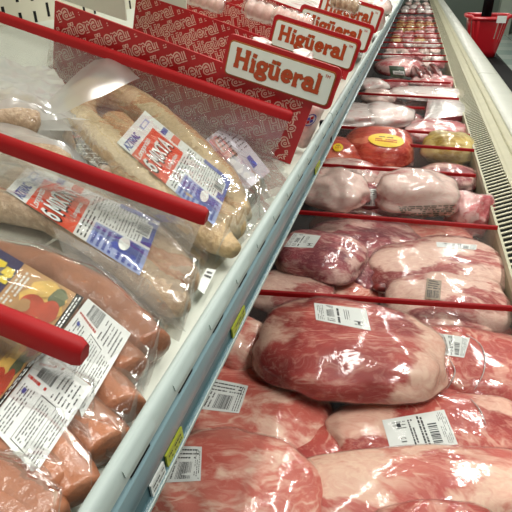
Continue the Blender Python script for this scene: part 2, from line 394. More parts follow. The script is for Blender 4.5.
# ================================================================== THE CASE
YN, YF = -.25, 13.6
case = thing('meat_display_case', (0, 0, 0), 'long open refrigerated meat case with white shelf lip, louvred air grille and ivory rail', 'display case')
# lower well
mb = MB(); mb.prism([(-.62, .70), (.30, .70), (.30, .712), (-.62, .712)], YN, YF, DARKIN)
mb.prism([(-.62, .70), (-.60, .70), (-.60, 1.2), (-.62, 1.2)], YN, YF, DARKIN)
mb.build('well_pan', case, smooth=False)
mb = MB(); mb.prism([(.276, .70), (.286, .70), (.286, .840), (.276, .840)], YN, YF, plain('dull beige well wall', srgb(140, 132, 106), .5, var=.1, bscale=30)); mb.build('well_front_wall', case, smooth=False)
# louvred air grille: backing and fins
mb = MB()
mb.prism([(.278, .842), (.346, .868), (.346, .858), (.278, .832)], YN, YF, BLACK)
FIN = plain('ivory louvre plastic', srgb(196, 192, 164), .4)
y = YN+.02
while y < YF-.05:
    a = Vector((.280, y, .859)); b = Vector((.340, y+.006, .884)); t = .0085
    dz = Vector((.0012, 0, -.003)); dy = Vector((0, t, 0)); sk = Vector((0, .001, 0))
    vs = [a, b, b+dy, a+dy, a+dz+sk, b+dz+sk, b+dz+dy+sk, a+dz+dy+sk]
    mb.add(vs, [(0,1,2,3),(0,4,5,1),(2,6,7,3),(1,5,6,2),(0,3,7,4)], FIN); y += .027
mb.prism([(.275, .840), (.281, .842), (.281, .860), (.275, .859)], YN, YF, CREAM)
mb.prism([(.338, .872), (.346, .874), (.346, .888), (.338, .885)], YN, YF, CREAM)
mb.build('air_grille', case, smooth=False)
# two stepped bumper strips, rail
mb = MB(); mb.prism([(.346, .85), (.378, .85), (.378, .893), (.372, .897), (.352, .889), (.346, .885)], YN, YF, CREAM); mb.build('inner_bumper_strip', case, smooth=False)
mb = MB(); mb.prism([(.380, .85), (.406, .85), (.406, .900), (.400, .903), (.384, .896), (.380, .892)], YN, YF, CREAM); mb.build('bumper_strip', case, smooth=False)
for k, (a, b) in enumerate(((YN, 3.395), (3.405, 6.8), (6.81, 10.2), (10.21, YF))):
    mb = MB(); mb.prism([(.408, .80), (.520, .80), (.526, .806), (.526, .894), (.520, .902), (.504, .906), (.424, .906), (.412, .902), (.408, .896)], a, b, RAILW)
    mb.build('top_rail', case, flat_angle=40)
mb = MB(); mb.prism([(.30, .04), (.50, .04), (.50, .80), (.30, .80)], YN, YF, CREAM); mb.build('front_panel', case, smooth=False)
mb = MB(); mb.prism([(-.62, .0), (.46, .0), (.46, .04), (-.62, .04)], YN, YF, BLACK); mb.build('kick_base', case, smooth=False)
mb = MB(); mb.prism([(-.62, .04), (.30, .04), (.30, .70), (-.62, .70)], YN, YF, CREAM); mb.build('case_body', case, smooth=False)
# upper shelf
def s2(u, h): p = S(u, 0, h); return (p.x, p.z)
mb = MB(); mb.prism([s2(-.012, 0), s2(.47, 0), s2(.47, -.012), s2(-.012, -.012)], YN, YF, plain('shelf deck enamel', srgb(202, 206, 194), .35)); mb.build('upper_shelf', case, smooth=False)
seams = [YN, .66, 1.53, 2.4, 3.3, 4.2, 5.1, 6.0, 7.0, 8.2, 9.6, 11, 12.2, YF]
for a, b in zip(seams, seams[1:]):
    mb = MB()
    mb.prism([(-.0960, 1.262), (-.0925, 1.283), (-.0905, 1.2880), (-.0885, 1.2895), (-.0862, 1.2892), (-.0842, 1.2868), (-.0834, 1.2830), (-.0833, 1.2800), (-.0900, 1.2795), (-.0920, 1.262)], a+.0015, b-.0015, LIPW)
    yy = a+.03
    while yy < min(b-.02, 3.0):        # little clip bosses along the lip
        mb.prism([(-.0868, 1.2894), (-.0835, 1.2862), (-.0829, 1.2835), (-.0850, 1.2835)], yy, yy+.026, LIPW)
        mb.prism([(-.0850, 1.2800), (-.0832, 1.2800), (-.0832, 1.2785), (-.0850, 1.2785)], yy+.004, yy+.020, BLACK); yy += .047
    mb.build('shelf_lip', case, flat_angle=45)
    mb = MB()
    mb.prism([(-.092, 1.2780), (-.0842, 1.2780), (-.0825, 1.2765), (-.0815, 1.272), (-.0816, 1.266), (-.0835, 1.2605), (-.092, 1.2605)], a+.001, b-.001, CHAN)
    mb.prism([(-.092, 1.2600), (-.0848, 1.2600), (-.0842, 1.2520), (-.0822, 1.2515), (-.0822, 1.2495), (-.092, 1.2495)], a+.001, b-.001, CHAN2)
    mb.prism([(-.0826, 1.2512), (-.0816, 1.2510), (-.0816, 1.2492), (-.0826, 1.2492)], a+.001, b-.001, LIPW)  # pale strip drawn as a highlight along the flange edge
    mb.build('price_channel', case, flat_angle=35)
    if a > 0:                           # dark joint plate between lip sections
        mb = MB(); mb.prism([(-.1, 1.25), (-.0835, 1.25), (-.0835, 1.279), (-.1, 1.279)], a-.004, a+.004, BLACK); mb.build('lip_joint', case, smooth=False)
# slotted back panel and upright
XB = -.56
mb = MB(); mb.box((XB-.02, YN, 1.2), (XB, YF, 2.0), plain('back panel enamel', srgb(214, 213, 192), .45, var=.04, bscale=10))
for k in range(0, 24):
    for j in range(6):
        yy = .40+k*.034; zz = 1.31+j*.034+(.010 if k % 3 == 2 else 0)
        mb.box((XB, yy, zz), (XB+.0006, yy+.006, zz+.020), BLACK)
mb.build('back_panel', case, smooth=False)
for yy in (.60, 1.5, 2.4, 3.3):
    mb = MB(); mb.box((XB, yy-.012, 1.3), (XB+.012, yy+.03, 2.0), plain('upright enamel', srgb(206, 200, 160), .4))
    for j in range(12): mb.box((XB+.012, yy+.001, 1.33+j*.05), (XB+.0125, yy+.005, 1.355+j*.05), BLACK); mb.box((XB+.012, yy+.013, 1.33+j*.05), (XB+.0125, yy+.017, 1.355+j*.05), BLACK)
    mb.build('upright_strip', case, smooth=False)
# brackets of the shelf above: thin steel plates reaching out of the back panel
for (px, py, yy, hgt) in ((126, 21, .62, .25), (186, 9, .67, .22)):
    c = ony(px, py, yy); mb = MB()
    prof = [(c.x, c.z), (c.x+.012, c.z+hgt), (XB, c.z+hgt), (XB, c.z+(c.x-XB)*.27)]
    vs = [(x, yy, z) for x, z in prof]+[(x, yy+.003, z) for x, z in prof]
    mb.add(vs, [(0,1,2,3),(7,6,5,4),(0,4,5,1),(1,5,6,2),(2,6,7,3),(3,7,4,0)], plain('bracket enamel', srgb(206, 208, 190), .45)); mb.build('shelf_bracket', case, smooth=False)

# ================================================================== LOWER DIVIDERS
def divider(x0, x1, y0, y1, ztop, label, zbot=.714):
    """clear panel across the well with a red strip along its top edge"""
    t = thing('case_divider', ((x0+x1)/2, (y0+y1)/2, zbot), label, 'divider', 'red edged dividers across the lower well')
    a = Vector((x0, y0, 0)); b = Vector((x1, y1, 0)); d = (b-a).normalized(); n = Vector((-d.y, d.x, 0))
    def fr(p): return a+d*p.x+n*p.y+Vector((0, 0, p.z))
    L = (b-a).length
    mb = MB(); mb.box((0, -.0008, zbot), (L, .0008, ztop-.004), CLEAR, fr); mb.build('clear_panel', t, smooth=False)
    mb = MB(); w = .0035; prof = [(-w, -.011), (w, -.011), (w, -.002), (w*.5, 0), (-w*.5, 0), (-w, -.002)]
    vs = [fr(Vector((xx, q[0], ztop+q[1]))) for xx in (0, L) for q in prof]
    mb.add(vs, [(i, (i+1) % 6, 6+(i+1) % 6, 6+i) for i in range(6)]+[(5,4,3,2,1,0),(6,7,8,9,10,11)], RED); mb.build('red_top_strip', t, smooth=False)
    return t
DV = [((260,290),(540,309),'red edged clear divider behind the biggest pork joint, nearest of those across the well'),
 ((296,210),(500,226),'red edged clear divider just behind the pair of pale shank joints'),
 ((330,184),(477,197),'red edged clear divider half hidden behind the pale bagged joint'),
 ((318,163),(476,174),'red edged clear divider just in front of the orange red pack'),
 ((335,138),(477,149),'red edged clear divider crossing the yellow round sticker of the orange red pack'),
 ((346,126),(472,134),'red edged clear divider just behind the yellow sticker pack'),
 ((357,103.5),(425,107),'short red edged clear divider left of the pink foam tray'),
 ((361,92.5),(462,98),'red edged clear divider behind the pink foam tray'),
 ((370,79),(451,82),'red edged clear divider in front of the round joint with green edged label')]
for a, b, lb in DV:
    A = onz(a[0], a[1], .87); B = onz(b[0], b[1], .87)
    divider(max(A.x-.06, -.59), min(B.x, .2745), A.y-(B.y-A.y)*.1, B.y, .87, lb)
FARY = [(4.05, 'red edged clear divider behind the dark red rib strips'), (4.38, 'red edged clear divider under the first row of small clear packs'), (4.78, 'red edged clear divider through the small clear packs, second behind the rib strips'),
        (5.12, 'red edged clear divider through the small clear packs, third behind the rib strips'), (5.5, 'red edged clear divider behind the small clear packs'), (5.95, 'red edged clear divider second behind the small clear packs'),
        (6.5, 'red edged clear divider in front of the far orange packs'), (7.1, 'red edged clear divider between the far orange packs'), (7.8, 'red edged clear divider behind the far orange packs'), (8.6, 'red edged clear divider at the far end before the pale packs'), (9.5, 'farthest red edged clear divider under the pale packs at the top')]
for i, (yy, lb) in enumerate(FARY): divider(-.24, .2745, yy-.02*(i % 3), yy+.03*((i+1) % 2), .87, lb)

# ================================================================== MEAT IN THE WELL
def sph(c, ex, ey, ez, rx, ry, rz, mat, nu=56, nv=32, p=2.3, lump=.10, seed=0, taper=0, bend=0, flat=.55, grow=0, fine=0):
    vs = []
    for j in range(nv+1):
        ph = math.pi*j/nv-math.pi/2
        for i in range(nu):
            th = 2*math.pi*i/nu
            f = lambda w: math.copysign(abs(w)**(2/p), w)
            # poles on the long axis
            x = f(math.sin(ph)); y = f(math.cos(ph))*f(math.cos(th)); z = f(math.cos(ph))*f(math.sin(th))
            q = Vector((x*1.3, y, z))+Vector((seed*3.7, seed*1.9, seed*.7))
            s = 1+lump*noise.noise(q*1.4)+lump*.45*noise.noise(q*3.1)+grow
            if fine: s += fine*noise.noise(q*7)+fine*.6*noise.noise(q*15)
            w = 1-taper*x
            zz = z*(flat if z < 0 else 1)
            P = c+ex*(x*rx*s)+ey*(y*ry*s*w+bend*rx*(x*x-.4))+ez*(zz*rz*s*(1-.5*taper*x))
            vs.append(P)
    fs = [(j*nu+i, j*nu+(i+1) % nu, (j+1)*nu+(i+1) % nu, (j+1)*nu+i) for j in range(nv) for i in range(nu)]
    mb = MB(); mb.add(vs, fs, mat); return mb
def frame(px, py, ang, z):
    c = onz(px, py, z); q = onz(px+8*math.cos(math.radians(ang)), py+8*math.sin(math.radians(ang)), z)-c
    ex = q.normalized(); ez = Vector((0, 0, 1)); return c, ex, ez.cross(ex), ez
def meat(name, label, px, py, hw, hh, ang, z, mat, group=None, cat='meat', rzf=.62, seed=1, wrap=True, stickers=(), nu=56, nv=32, body='meat', rymax=9, **kw):
    c, ex, ey, ez = frame(px, py, ang, z)
    P = onz(px+hw*math.cos(math.radians(ang)), py+hw*math.sin(math.radians(ang)), z); rx = (P-c).length
    dep = depth(c); V = (c-EYE).normalized(); sn = abs(V.z); cs = math.sqrt(1-sn*sn)
    H = hh*dep/512; rz = min(H*.86, rzf*H/ max(.35, cs)*cs + .0)
    ry = math.sqrt(max(H*H-(rz*cs)**2, (H*.4)**2))/sn
    rymax = min(rymax, 1.05*rx)
    if ry > rymax: ry = rymax; rz = min(.075, math.sqrt(max(H*H-(ry*sn)**2, (H*.3)**2))/cs)
    t = thing(name, Vector((c.x, c.y, c.z-rz*.6)), label, cat, group)
    mb = sph(c, ex, ey, ez, rx, ry, rz, mat, nu, nv, seed=seed, **kw); bv = mb.bvh()
    mb.build(body, t)
    for st in stickers: price_sticker(t, st[0], bv, st[1])
    if wrap:
        w = sph(c, ex, ey, ez, rx, ry, rz, WRAP, nu+24, nv+14, seed=seed, grow=.025, fine=.006, **kw); w.build('plastic_wrap', t)
    return t, bv
FATC = srgb(238, 206, 184)
M_a = meat_mat('pork deep red', srgb(196, 88, 78), srgb(142, 42, 44), FATC, .40, 6.5, .7, off=1.3, ends=1.8)
M_b = meat_mat('pork rose', srgb(218, 128, 112), srgb(198, 94, 82), srgb(246, 214, 192), .36, 8, .8, off=4.1, ends=.8)
M_c = meat_mat('pork rose streaked', srgb(216, 124, 108), srgb(190, 84, 76), srgb(244, 212, 188), .46, 8, .8, off=7.7, ends=.8)
M_d = meat_mat('pork red brown', srgb(204, 96, 84), srgb(162, 56, 52), srgb(240, 202, 180), .33, 8, .8, off=2.2, ends=1.1)
M_e = meat_mat('pale fat joint', srgb(192, 98, 92), srgb(142, 60, 62), srgb(242, 212, 194), .54, 10, .8, off=5.9)
M_f = meat_mat('veined mauve joint', srgb(186, 90, 96), srgb(122, 48, 60), srgb(238, 204, 190), .42, 11, .9, off=9.4)
M_g = meat_mat('pale bagged joint', srgb(216, 138, 134), srgb(186, 96, 98), srgb(242, 222, 210), .58, 9, .6, off=3.3)
M_h = meat_mat('bright red sauce', srgb(222, 84, 56), srgb(178, 40, 32), srgb(236, 140, 110), .34, 14, .5, off=6.1)
M_i = meat_mat('olive yellow marinade', srgb(206, 172, 66), srgb(150, 116, 46), srgb(226, 206, 140), .45, 12, .4, off=8.8)
M_j = meat_mat('pink cut', srgb(222, 124, 126), srgb(192, 84, 92), srgb(244, 214, 208), .5, 12, .5, off=2.9)
M_k = meat_mat('dark rib cut', srgb(140, 34, 36), srgb(74, 16, 20), srgb(196, 110, 100), .25, 20, .8, off=1.9)

def catmull(P, n=8):
    P = [P[0]]+list(P)+[P[-1]]; out = []
    for i in range(1, len(P)-2):
        for k in range(n):
            t = k/n; out.append(tuple(.5*(2*b+(c-a)*t+(2*a-5*b+4*c-d)*t*t+(-a+3*b-3*c+d)*t**3) for a, b, c, d in zip(P[i-1], P[i], P[i+1], P[i+2])))
    return out+[P[-2]]
FOLD_GLINT = film_mat('film fold glint', .75, (1, 1, 1, 1), 30, .2, .15, .5)
def fold_glints(t, bv, lines, r=.0012):  # thin pale tubes drawn as highlight streaks along folds of the wrap
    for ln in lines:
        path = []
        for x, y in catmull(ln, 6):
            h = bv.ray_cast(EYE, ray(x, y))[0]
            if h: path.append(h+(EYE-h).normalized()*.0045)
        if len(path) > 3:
            mb = MB(); mb.tube(path, lambda q: r*(.35+.65*math.sin(math.pi*q)), FOLD_GLINT, 6); mb.build('film_fold_glint', t)
G1 = 'wrapped pork joints in the nearest compartment'
JT = {}
JT['big'] = meat('pork_joint', 'biggest wrapped pork joint, deep red with a sticker on top', 348, 350, 99, 49, 8, .85, M_a, G1, seed=1.0, taper=.05, p=2.5,
     stickers=[([(314,303),(366,309.5),(371,331),(316,320)], 1)], nu=72, nv=44)
JT['right'] = meat('pork_joint', 'wrapped red pork joint at right behind the biggest joint, sticker with slanting corner', 474, 367, 84, 39, 8, .79, M_d, G1, seed=2.1, p=2.4,
     stickers=[([(423,331),(470,338),(464,358),(437,354)], 0)])
JT['mid'] = meat('pork_joint', 'wrapped red pork joint below the biggest one, wide sticker tilted on its middle', 432, 436, 102, 39, -2, .79, M_d, G1, seed=3.3, p=2.8,
     stickers=[([(382,420.3),(444,409.7),(458,444.5),(391,451.5)], 0)], nu=64, nv=40)
meat('pork_joint', 'long pale fat streaked pork joint lying across the bottom right', 420, 490, 142, 40, -3, .83, M_c, G1, seed=4.2, p=2.3, nu=72, nv=40)
meat('pork_joint', 'pork joint cut off by the bottom edge, reddish top only', 440, 530, 66, 27, 0, .87, M_d, G1, seed=5.2)
meat('pork_joint', 'rose pork joint left of the biggest joint, sticker beside the shelf edge', 250, 418, 80, 50, 16, .775, M_b, G1, seed=6.4, p=2.6,
     stickers=[([(214.6,379),(248.4,386),(239,413.6),(198.5,409)], 2)], nu=64, nv=40)
meat('pork_joint', 'rose pork joint in the bottom left of the well with a sticker near the shelf', 236, 490, 96, 54, 12, .835, M_b, G1, seed=7.7, p=2.5,
     stickers=[([(177,446),(202,447),(200.7,481),(161.7,483)], 2)], nu=64, nv=40)
meat('pork_joint', 'rose pork piece peeping between the shelf edge and the biggest joint', 236, 352, 34, 36, 10, .80, M_b, G1, seed=8.1)
G2 = 'wrapped joints in the second compartment'
meat('pork_joint', 'mauve wrapped joint with a white sticker, behind the biggest joint at left', 320, 258, 46, 27, 10, .835, M_f, G2, seed=9.2, p=2.5, rymax=.10, stickers=[([(294,233),(321,236),(313,248),(284,247)], 1)])
meat('pork_joint', 'veined pale joint tucked below the mauve stickered joint', 290, 294, 46, 24, 10, .80, M_e, G2, seed=10.4, p=2.4)
tS, bS = meat('shank_joint', 'pale shank joint with bone end at its left and a narrow sticker', 437, 270, 67, 31, -8, .80, M_e, G2, seed=11.3, taper=-.12, stickers=[([(436,242),(477,245),(476,250),(437,247)], 0)])
hb = bS.ray_cast(EYE, ray(381, 288))[0] or onz(381, 288, .80)
mb = sph(hb, Vector((1, 0, 0)), Vector((0, 1, 0)), Vector((0, 0, 1)), .020, .012, .012, plain('bone end', srgb(120, 44, 40), .4, var=.5, bscale=120, coat=.6), 20, 14, seed=3); o = mb.build('bone_end', tS); o['label'] = 'dark red cut bone end'
t, bv = meat('shank_joint', 'pale shank joint with a dark printed label, in front of the other shank joint', 449, 303, 62, 33, 0, .80, M_e, G2, seed=12.6, taper=.05)
CL = plain('clear label with dark print', srgb(150, 132, 112), .4, var=.25, bscale=300)
mb = MB(); d = Decal(mb, surf_fn([(427,279),(441.6,281.7),(440,301),(425,299.5)], bv, .004)); d.rect(0, 0, 1, 1, CL, 0, 6); d.bars(.1, .08, .9, .45, 12, INK, 1); d.dashes(.1, .5, .9, .95, 4, INK, 1, .5); o = mb.build('print_label', t, smooth=False)
meat('pork_joint', 'pale crumpled wrapped piece between the mauve joint and the shank joints', 358, 282, 26, 24, 20, .77, M_f, G2, seed=13.5, lump=.25)
meat('pork_joint', 'pale pink wrapped joint at the back of the second compartment', 368, 240, 58, 24, 2, .78, M_f, G2, seed=14.2)
meat('pork_joint', 'dark red wrapped joint below the first divider at right', 462, 325, 52, 20, 3, .78, M_d, G2, seed=14.9)
G3 = 'bagged pale joints in the third compartment'
meat('bagged_joint', 'pale bagged joint beside the shelf edge, loose glossy bag', 332, 194, 34, 25, 12, .868, M_g, G3, seed=15.8, lump=.16, rymax=.085)
t, bv = meat('bagged_joint', 'rounded pale bagged joint with dark frosty printing on its front', 416, 197, 42, 25, 2, .868, M_g, G3, seed=16.6, p=2.7, lump=.12, rymax=.085)
FROST = plain('frosty dark print', srgb(120, 112, 100), .4, var=.4, bscale=200)
mb = MB(); d = Decal(mb, surf_fn([(398,206),(456,204),(452,217),(404,218)], bv, .005)); d.dashes(0, 0, 1, 1, 7, FROST, 0, .6); mb.build('print_label', t, smooth=False)
meat('bagged_joint', 'small pale bag with a square white sticker between the two larger pale bags', 370, 199, 15, 16, 4, .845, M_f, G3, seed=17.9, rymax=.05, stickers=[([(362,189),(377,189),(376,206),(361,206)], 2)])
meat('bagged_joint', 'narrow pink bagged joint at right beside the air grille with a pale band', 469, 219, 22, 30, 4, .80, M_j, G3, seed=17.2, lump=.22, p=3, rymax=.13)
meat('bagged_joint', 'pale pink bag behind the leftmost bagged joint', 345, 172, 36, 14, 6, .82, M_g, G3, seed=18.4)
meat('bagged_joint', 'pale pink bag behind the rounded bagged joint', 398, 180, 34, 13, 4, .81, M_g, G3, seed=19.4)
meat('bagged_joint', 'pale mauve bag below the yellow bag beside the grille', 448, 178, 32, 15, 8, .80, M_f, G3, seed=20.4)
G4 = 'sauced packs in the fourth compartment'
t, bv = meat('marinated_pack', 'orange red marinated pack with a yellow sticker', 378, 150, 36, 22, 4, .815, M_h, G4, 'marinated meat', seed=21.5, p=3.2, lump=.06)
YST = plain('yellow sticker', srgb(244, 206, 44), .4)
def oval_sticker(t, bv, cx, cy, rx, ry, a):
    mb = MB(); ca, sa = math.cos(math.radians(a)), math.sin(math.radians(a))
    cr = [(cx+x*rx*ca-y*ry*sa, cy+x*rx*sa+y*ry*ca) for x, y in ((-1,-1),(1,-1),(1,1),(-1,1))]
    d = Decal(mb, surf_fn(cr, bv, .006)); n = 20
    pts = [(.5+.5*math.cos(2*math.pi*i/n), .5+.5*math.sin(2*math.pi*i/n)) for i in range(n)]
    for i in range(n): a1, a2 = pts[i], pts[(i+1) % n]; d.quad([(.5, .5), a1, a2, (.5, .5)], YST, 0, 2)
    d.dashes(.2, .35, .8, .62, 2, plain('red sticker print', srgb(190, 40, 24), .5), 1, .6); d.dashes(.3, .66, .7, .8, 1, INK, 1, .6); o = mb.build('round_sticker', t, smooth=False); o['label'] = 'yellow round sticker'
oval_sticker(t, bv, 386, 141, 18, 6.5, 6)
meat('marinated_pack', 'yellow marinated pack in a crumpled bag beside the air grille', 448, 151, 30, 20, 8, .81, M_i, G4, 'marinated meat', seed=22.5)
t, bv = meat('marinated_pack', 'dark red marinated pack beside the shelf edge with a small yellow sticker', 333, 155, 15, 18, 40, .81, M_h, G4, 'marinated meat', seed=23.5)
oval_sticker(t, bv, 338, 148, 5, 4, 0)
G5 = 'packs in the middle compartments'
def small(name, label, px, py, hw, hh, ang, z, mat, seed, group=G5, cat='meat', wrap=True, **kw):
    return meat(name, label, px, py, hw, hh, ang, z, mat, group, cat, seed=seed, nu=34, nv=20, wrap=wrap, **{'lump': .18, **kw})
M_w = meat_mat('frosty white wrap', srgb(232, 196, 190), srgb(220, 160, 156), srgb(246, 238, 232), .66, 10, .2, .5, off=4.4)
small('bagged_joint', 'shiny frosted white bagged joint behind the yellow sticker pack', 384, 117, 32, 14, 4, .83, M_w, 24.1)
small('bagged_joint', 'flat pink bagged cut below the pink foam tray', 437, 133, 32, 12, 6, .82, M_j, 25.1, p=3)
small('bagged_joint', 'pale bag beside the shelf edge left of the frosted joint', 350, 117, 16, 14, 40, .83, M_w, 25.6)
fold_glints(*JT['right'], [[(466,334),(480,344),(485,358),(483,374),(474,390)], [(449,358),(455,370),(452,380),(446,390)]])
fold_glints(*JT['mid'], [[(470,398),(480,410),(486,424)]])
# pink foam tray with white film
def tray_pack(label, cpx, z, hgt, mt, mat, group=G5):
    q = [onz(x, y, z) for x, y in cpx]; c = sum(q, Vector())/4
    t = thing('tray_pack', Vector((c.x, c.y, z-hgt)), label, 'meat tray', group)
    mb = MB(); lo = [c+(p-c)*.86-Vector((0, 0, hgt)) for p in q]; ri = [p for p in q]; inn = [c+(p-c)*.93-Vector((0, 0, .006)) for p in q]
    mb.add(lo+ri+inn, [(0,1,2,3)]+[(i, (i+1) % 4, 4+(i+1) % 4, 4+i) for i in range(4)]+[(4+i, 4+(i+1) % 4, 8+(i+1) % 4, 8+i) for i in range(4)], mt); mb.build('foam_tray', t, smooth=False)
    mb = MB(); mb.grid(lambda a, b: (inn[0]*(1-a)+inn[1]*a)*(1-b)+(inn[3]*(1-a)+inn[2]*a)*b+Vector((0, 0, .018*math.sin(math.pi*a)**.5*math.sin(math.pi*b)**.5+.006*noise.noise(Vector((a*4, b*4, px_seed(cpx)))))), 16, 10, mat); mb.build('meat_slice', t)
    mb = MB(); mb.grid(lambda a, b: (q[0]*(1-a)+q[1]*a)*(1-b)+(q[3]*(1-a)+q[2]*a)*b+Vector((0, 0, .002+.016*math.sin(math.pi*a)**.5*math.sin(math.pi*b)**.5)), 16, 10, BAGM); mb.build('stretch_film', t)
    return t
def px_seed(c): return c[0][0]*.37
TRAYP = plain('pink foam', srgb(226, 120, 130), .5)
tray_pack('pink foam tray under white frosted film, corner pointing at the air grille', [(428,100),(462,101),(477,114),(424,120)], .85, .035, TRAYP, M_w)
small('bagged_joint', 'pale bagged piece left behind the foam tray', 378, 98, 18, 8, 0, .83, M_g, 26.2)
small('bagged_joint', 'long white labelled pack lying behind the foam tray', 428, 94, 38, 7, 2, .84, M_w, 27.2, p=3)
t, bv = small('bagged_joint', 'round pink joint with a white label edged in green', 399, 69, 23, 18, 6, .84, M_j, 28.2, lump=.05)
mb = MB(); d = Decal(mb, surf_fn([(389,66),(404,67),(406,78),(391,77)], bv, .007)); d.rect(0, 0, 1, 1, plain('dark green print', srgb(70, 84, 66), .5), 0, 4); d.rect(.2, .1, .95, .6, PAPER, 1, 4); d.dashes(.25, .15, .9, .5, 2, INK, 2, .4); mb.build('print_label', t, smooth=False)
small('bagged_joint', 'flat round pink cut behind the white labelled pack', 434, 83, 24, 8, 2, .83, M_j, 29.2)
small('bagged_joint', 'greyish pink bag beside the shelf edge behind the pale pieces', 372, 86, 16, 8, 0, .83, M_w, 30.2)
for k, (lb) in enumerate(['dark red rib strip, leftmost of the three leaning beside the round joint', 'dark red rib strip, middle of the three leaning beside the round joint', 'dark red rib strip, rightmost of the three, nearest the air grille']):
    A = onz(409+k*10, 57, .855); B = onz(423+k*9.5, 80, .855); B = Vector((B.x, max(B.y, 3.33), .855)); A.y = min(A.y, 3.95); ex = (B-A).normalized(); mb = sph((A+B)/2-Vector((0, 0, .02)), ex, Vector((0, 0, 1)).cross(ex), Vector((0, 0, 1)), (B-A).length/2, .022, .05, M_k, 24, 16, p=3, seed=31+k)
    tag(mb.build('rib_strip'), lb, 'ribs', 'dark red rib strips')
# rows of small clear packs farther back
rows = [(4.2, 5, 'front'), (4.58, 6, 'second'), (4.95, 5, 'third'), (5.3, 6, 'fourth')]
nth = ['first', 'second', 'third', 'fourth', 'fifth', 'sixth']
for r, (yy, n, rn) in enumerate(rows):
    for i in range(n):
        x = -.2+.46*(i+.5)/n; c = Vector((x, yy+random.uniform(-.03, .03), .80+random.uniform(0, .02)))
        e = Matrix.Rotation(random.uniform(-.6, .6), 3, 'Z')
        mb = sph(c, e @ Vector((1, 0, 0)), e @ Vector((0, 1, 0)), Vector((0, 0, 1)), .050, .085, .038, random.choice([M_w, M_w, M_j, M_g]), 22, 14, seed=40+r*7+i, lump=.3, fine=.06)
        o = mb.build('small_pack'); tag(o, 'small clear pale pack, %s from the shelf in the %s row of small packs' % (nth[i], rn), 'meat', 'small clear packs far down the well')
M_y = meat_mat('amber pack', srgb(214, 140, 70), srgb(180, 96, 50), srgb(240, 214, 150), .4, 12, .3, off=5.1)
fars = [(5.75, 4, [M_y, M_j, M_y, M_j], 'pink and amber'), (6.25, 4, [M_j]*4, 'pink'), (6.85, 4, [M_i, M_y, M_y, M_j], 'amber'), (7.45, 4, [M_y]*4, 'orange'), (8.2, 4, [M_j]*4, 'dull pink'), (9.05, 4, [M_w, M_j, M_w, M_w], 'pale'), (9.9, 4, [M_w, M_w, M_j, M_w], 'frosted'), (11.0, 3, [M_g]*3, 'whitish'), (12.3, 3, [M_w]*3, 'farthest')]
for r, (yy, n, ms, nm) in enumerate(fars):
    for i in range(n):
        x = -.2+.46*(i+.5)/n; c = Vector((x, yy+random.uniform(-.04, .04), .795+random.uniform(0, .02)+(.05 if r >= 5 else 0)))
        mb = sph(c, Vector((1, 0, 0)), Vector((0, 1, 0)), Vector((0, 0, 1)), .066, .19, .05, ms[i], 20, 12, seed=80+r*5+i, lump=.25, fine=.05)
        o = mb.build('wrapped_pack'); tag(o, '%s wrapped pack, %s from the shelf in its row far down the well' % (nm, nth[i]), 'meat', 'wrapped packs at the far end of the well')
# lower layer showing through the gaps
low = [(.55, -.05), (.6, .17), (.74, -.2), (.76, .16), (1.05, -.12), (1.1, .1), (1.42, -.1), (1.4, .12), (1.6, 0), (1.84, -.1), (1.84, .15), (2.08, -.05), (2.4, -.08), (2.4, .14), (2.72, 0), (3.06, -.1), (3.06, .14), (3.65, -.05), (3.65, .17)]
for i, (yy, x) in enumerate(low):
    mb = sph(Vector((x, yy, .765)), Vector((1, 0, 0)), Vector((0, 1, 0)), Vector((0, 0, 1)), .125, .085, .045, [M_d, M_b, M_f][i % 3], 26, 16, seed=200+i)
    tag(mb.build('pork_joint'), 'wrapped pork joint of the lower layer, mostly hidden under the joints above', 'meat', 'joints of the lower layer')

# ================================================================== UPPER SHELF
import numpy as np
# dividers with a thick red bead, lying across the tilted deck
def shelf_divider(label, pf, pb, h=.055, ub=.43, w=.0045):
    """pf: pixel of the bead's front end, pb: pixel of a point further back on it"""
    u0, y0 = shp(pf[0], pf[1], h); u1, y1 = shp(pb[0], pb[1], h); sl = (y1-y0)/(u1-u0)
    Y = lambda u: y0+sl*(u-u0)
    t = thing('shelf_divider', S(u0, y0, .001), label, 'divider', 'red beaded clear dividers on the upper shelf')
    mb = MB()
    path = [S(u0+.4*w*k, Y(u0), h) for k in (0,)]+[S(u0+(ub-u0)*i/14, Y(u0+(ub-u0)*i/14), h) for i in range(1, 15)]
    prof = [(-1, -.8), (-1, .35), (-.62, .9), (0, 1.1), (.62, .9), (1, .35), (1, -.8)]
    vs = []; L = 22
    for i in range(L+1):
        u = u0+(ub-u0)*i/L; sc = 1.0
        if i == 0: sc = .72
        if i == 1: u = u0+.003
        for a, b in prof: vs.append(S(u, Y(u)+a*w*sc, h+b*w*1.25*(sc if b > 0 else 1)))
    n = len(prof)
    mb.add(vs, [(i*n+q, i*n+(q+1) % n, (i+1)*n+(q+1) % n, (i+1)*n+q) for i in range(L) for q in range(n)]+[tuple(range(n-1, -1, -1)), tuple(range(L*n, L*n+n))], RED)
    mb.build('red_bead', t, flat_angle=50)
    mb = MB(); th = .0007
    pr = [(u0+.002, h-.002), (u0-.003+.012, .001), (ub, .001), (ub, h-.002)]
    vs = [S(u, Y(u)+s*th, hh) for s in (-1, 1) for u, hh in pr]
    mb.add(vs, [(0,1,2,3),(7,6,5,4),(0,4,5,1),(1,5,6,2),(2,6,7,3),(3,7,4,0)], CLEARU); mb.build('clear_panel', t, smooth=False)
    return t
shelf_divider('red beaded clear divider in front of the red printed boards', (292, 117), (0, 17))
shelf_divider('red beaded clear divider between the two beige sausage rings', (207, 217), (0, 142), .05)
shelf_divider('red beaded clear divider nearest the camera, over the smoked sausage label', (85, 353), (0, 318), .05)

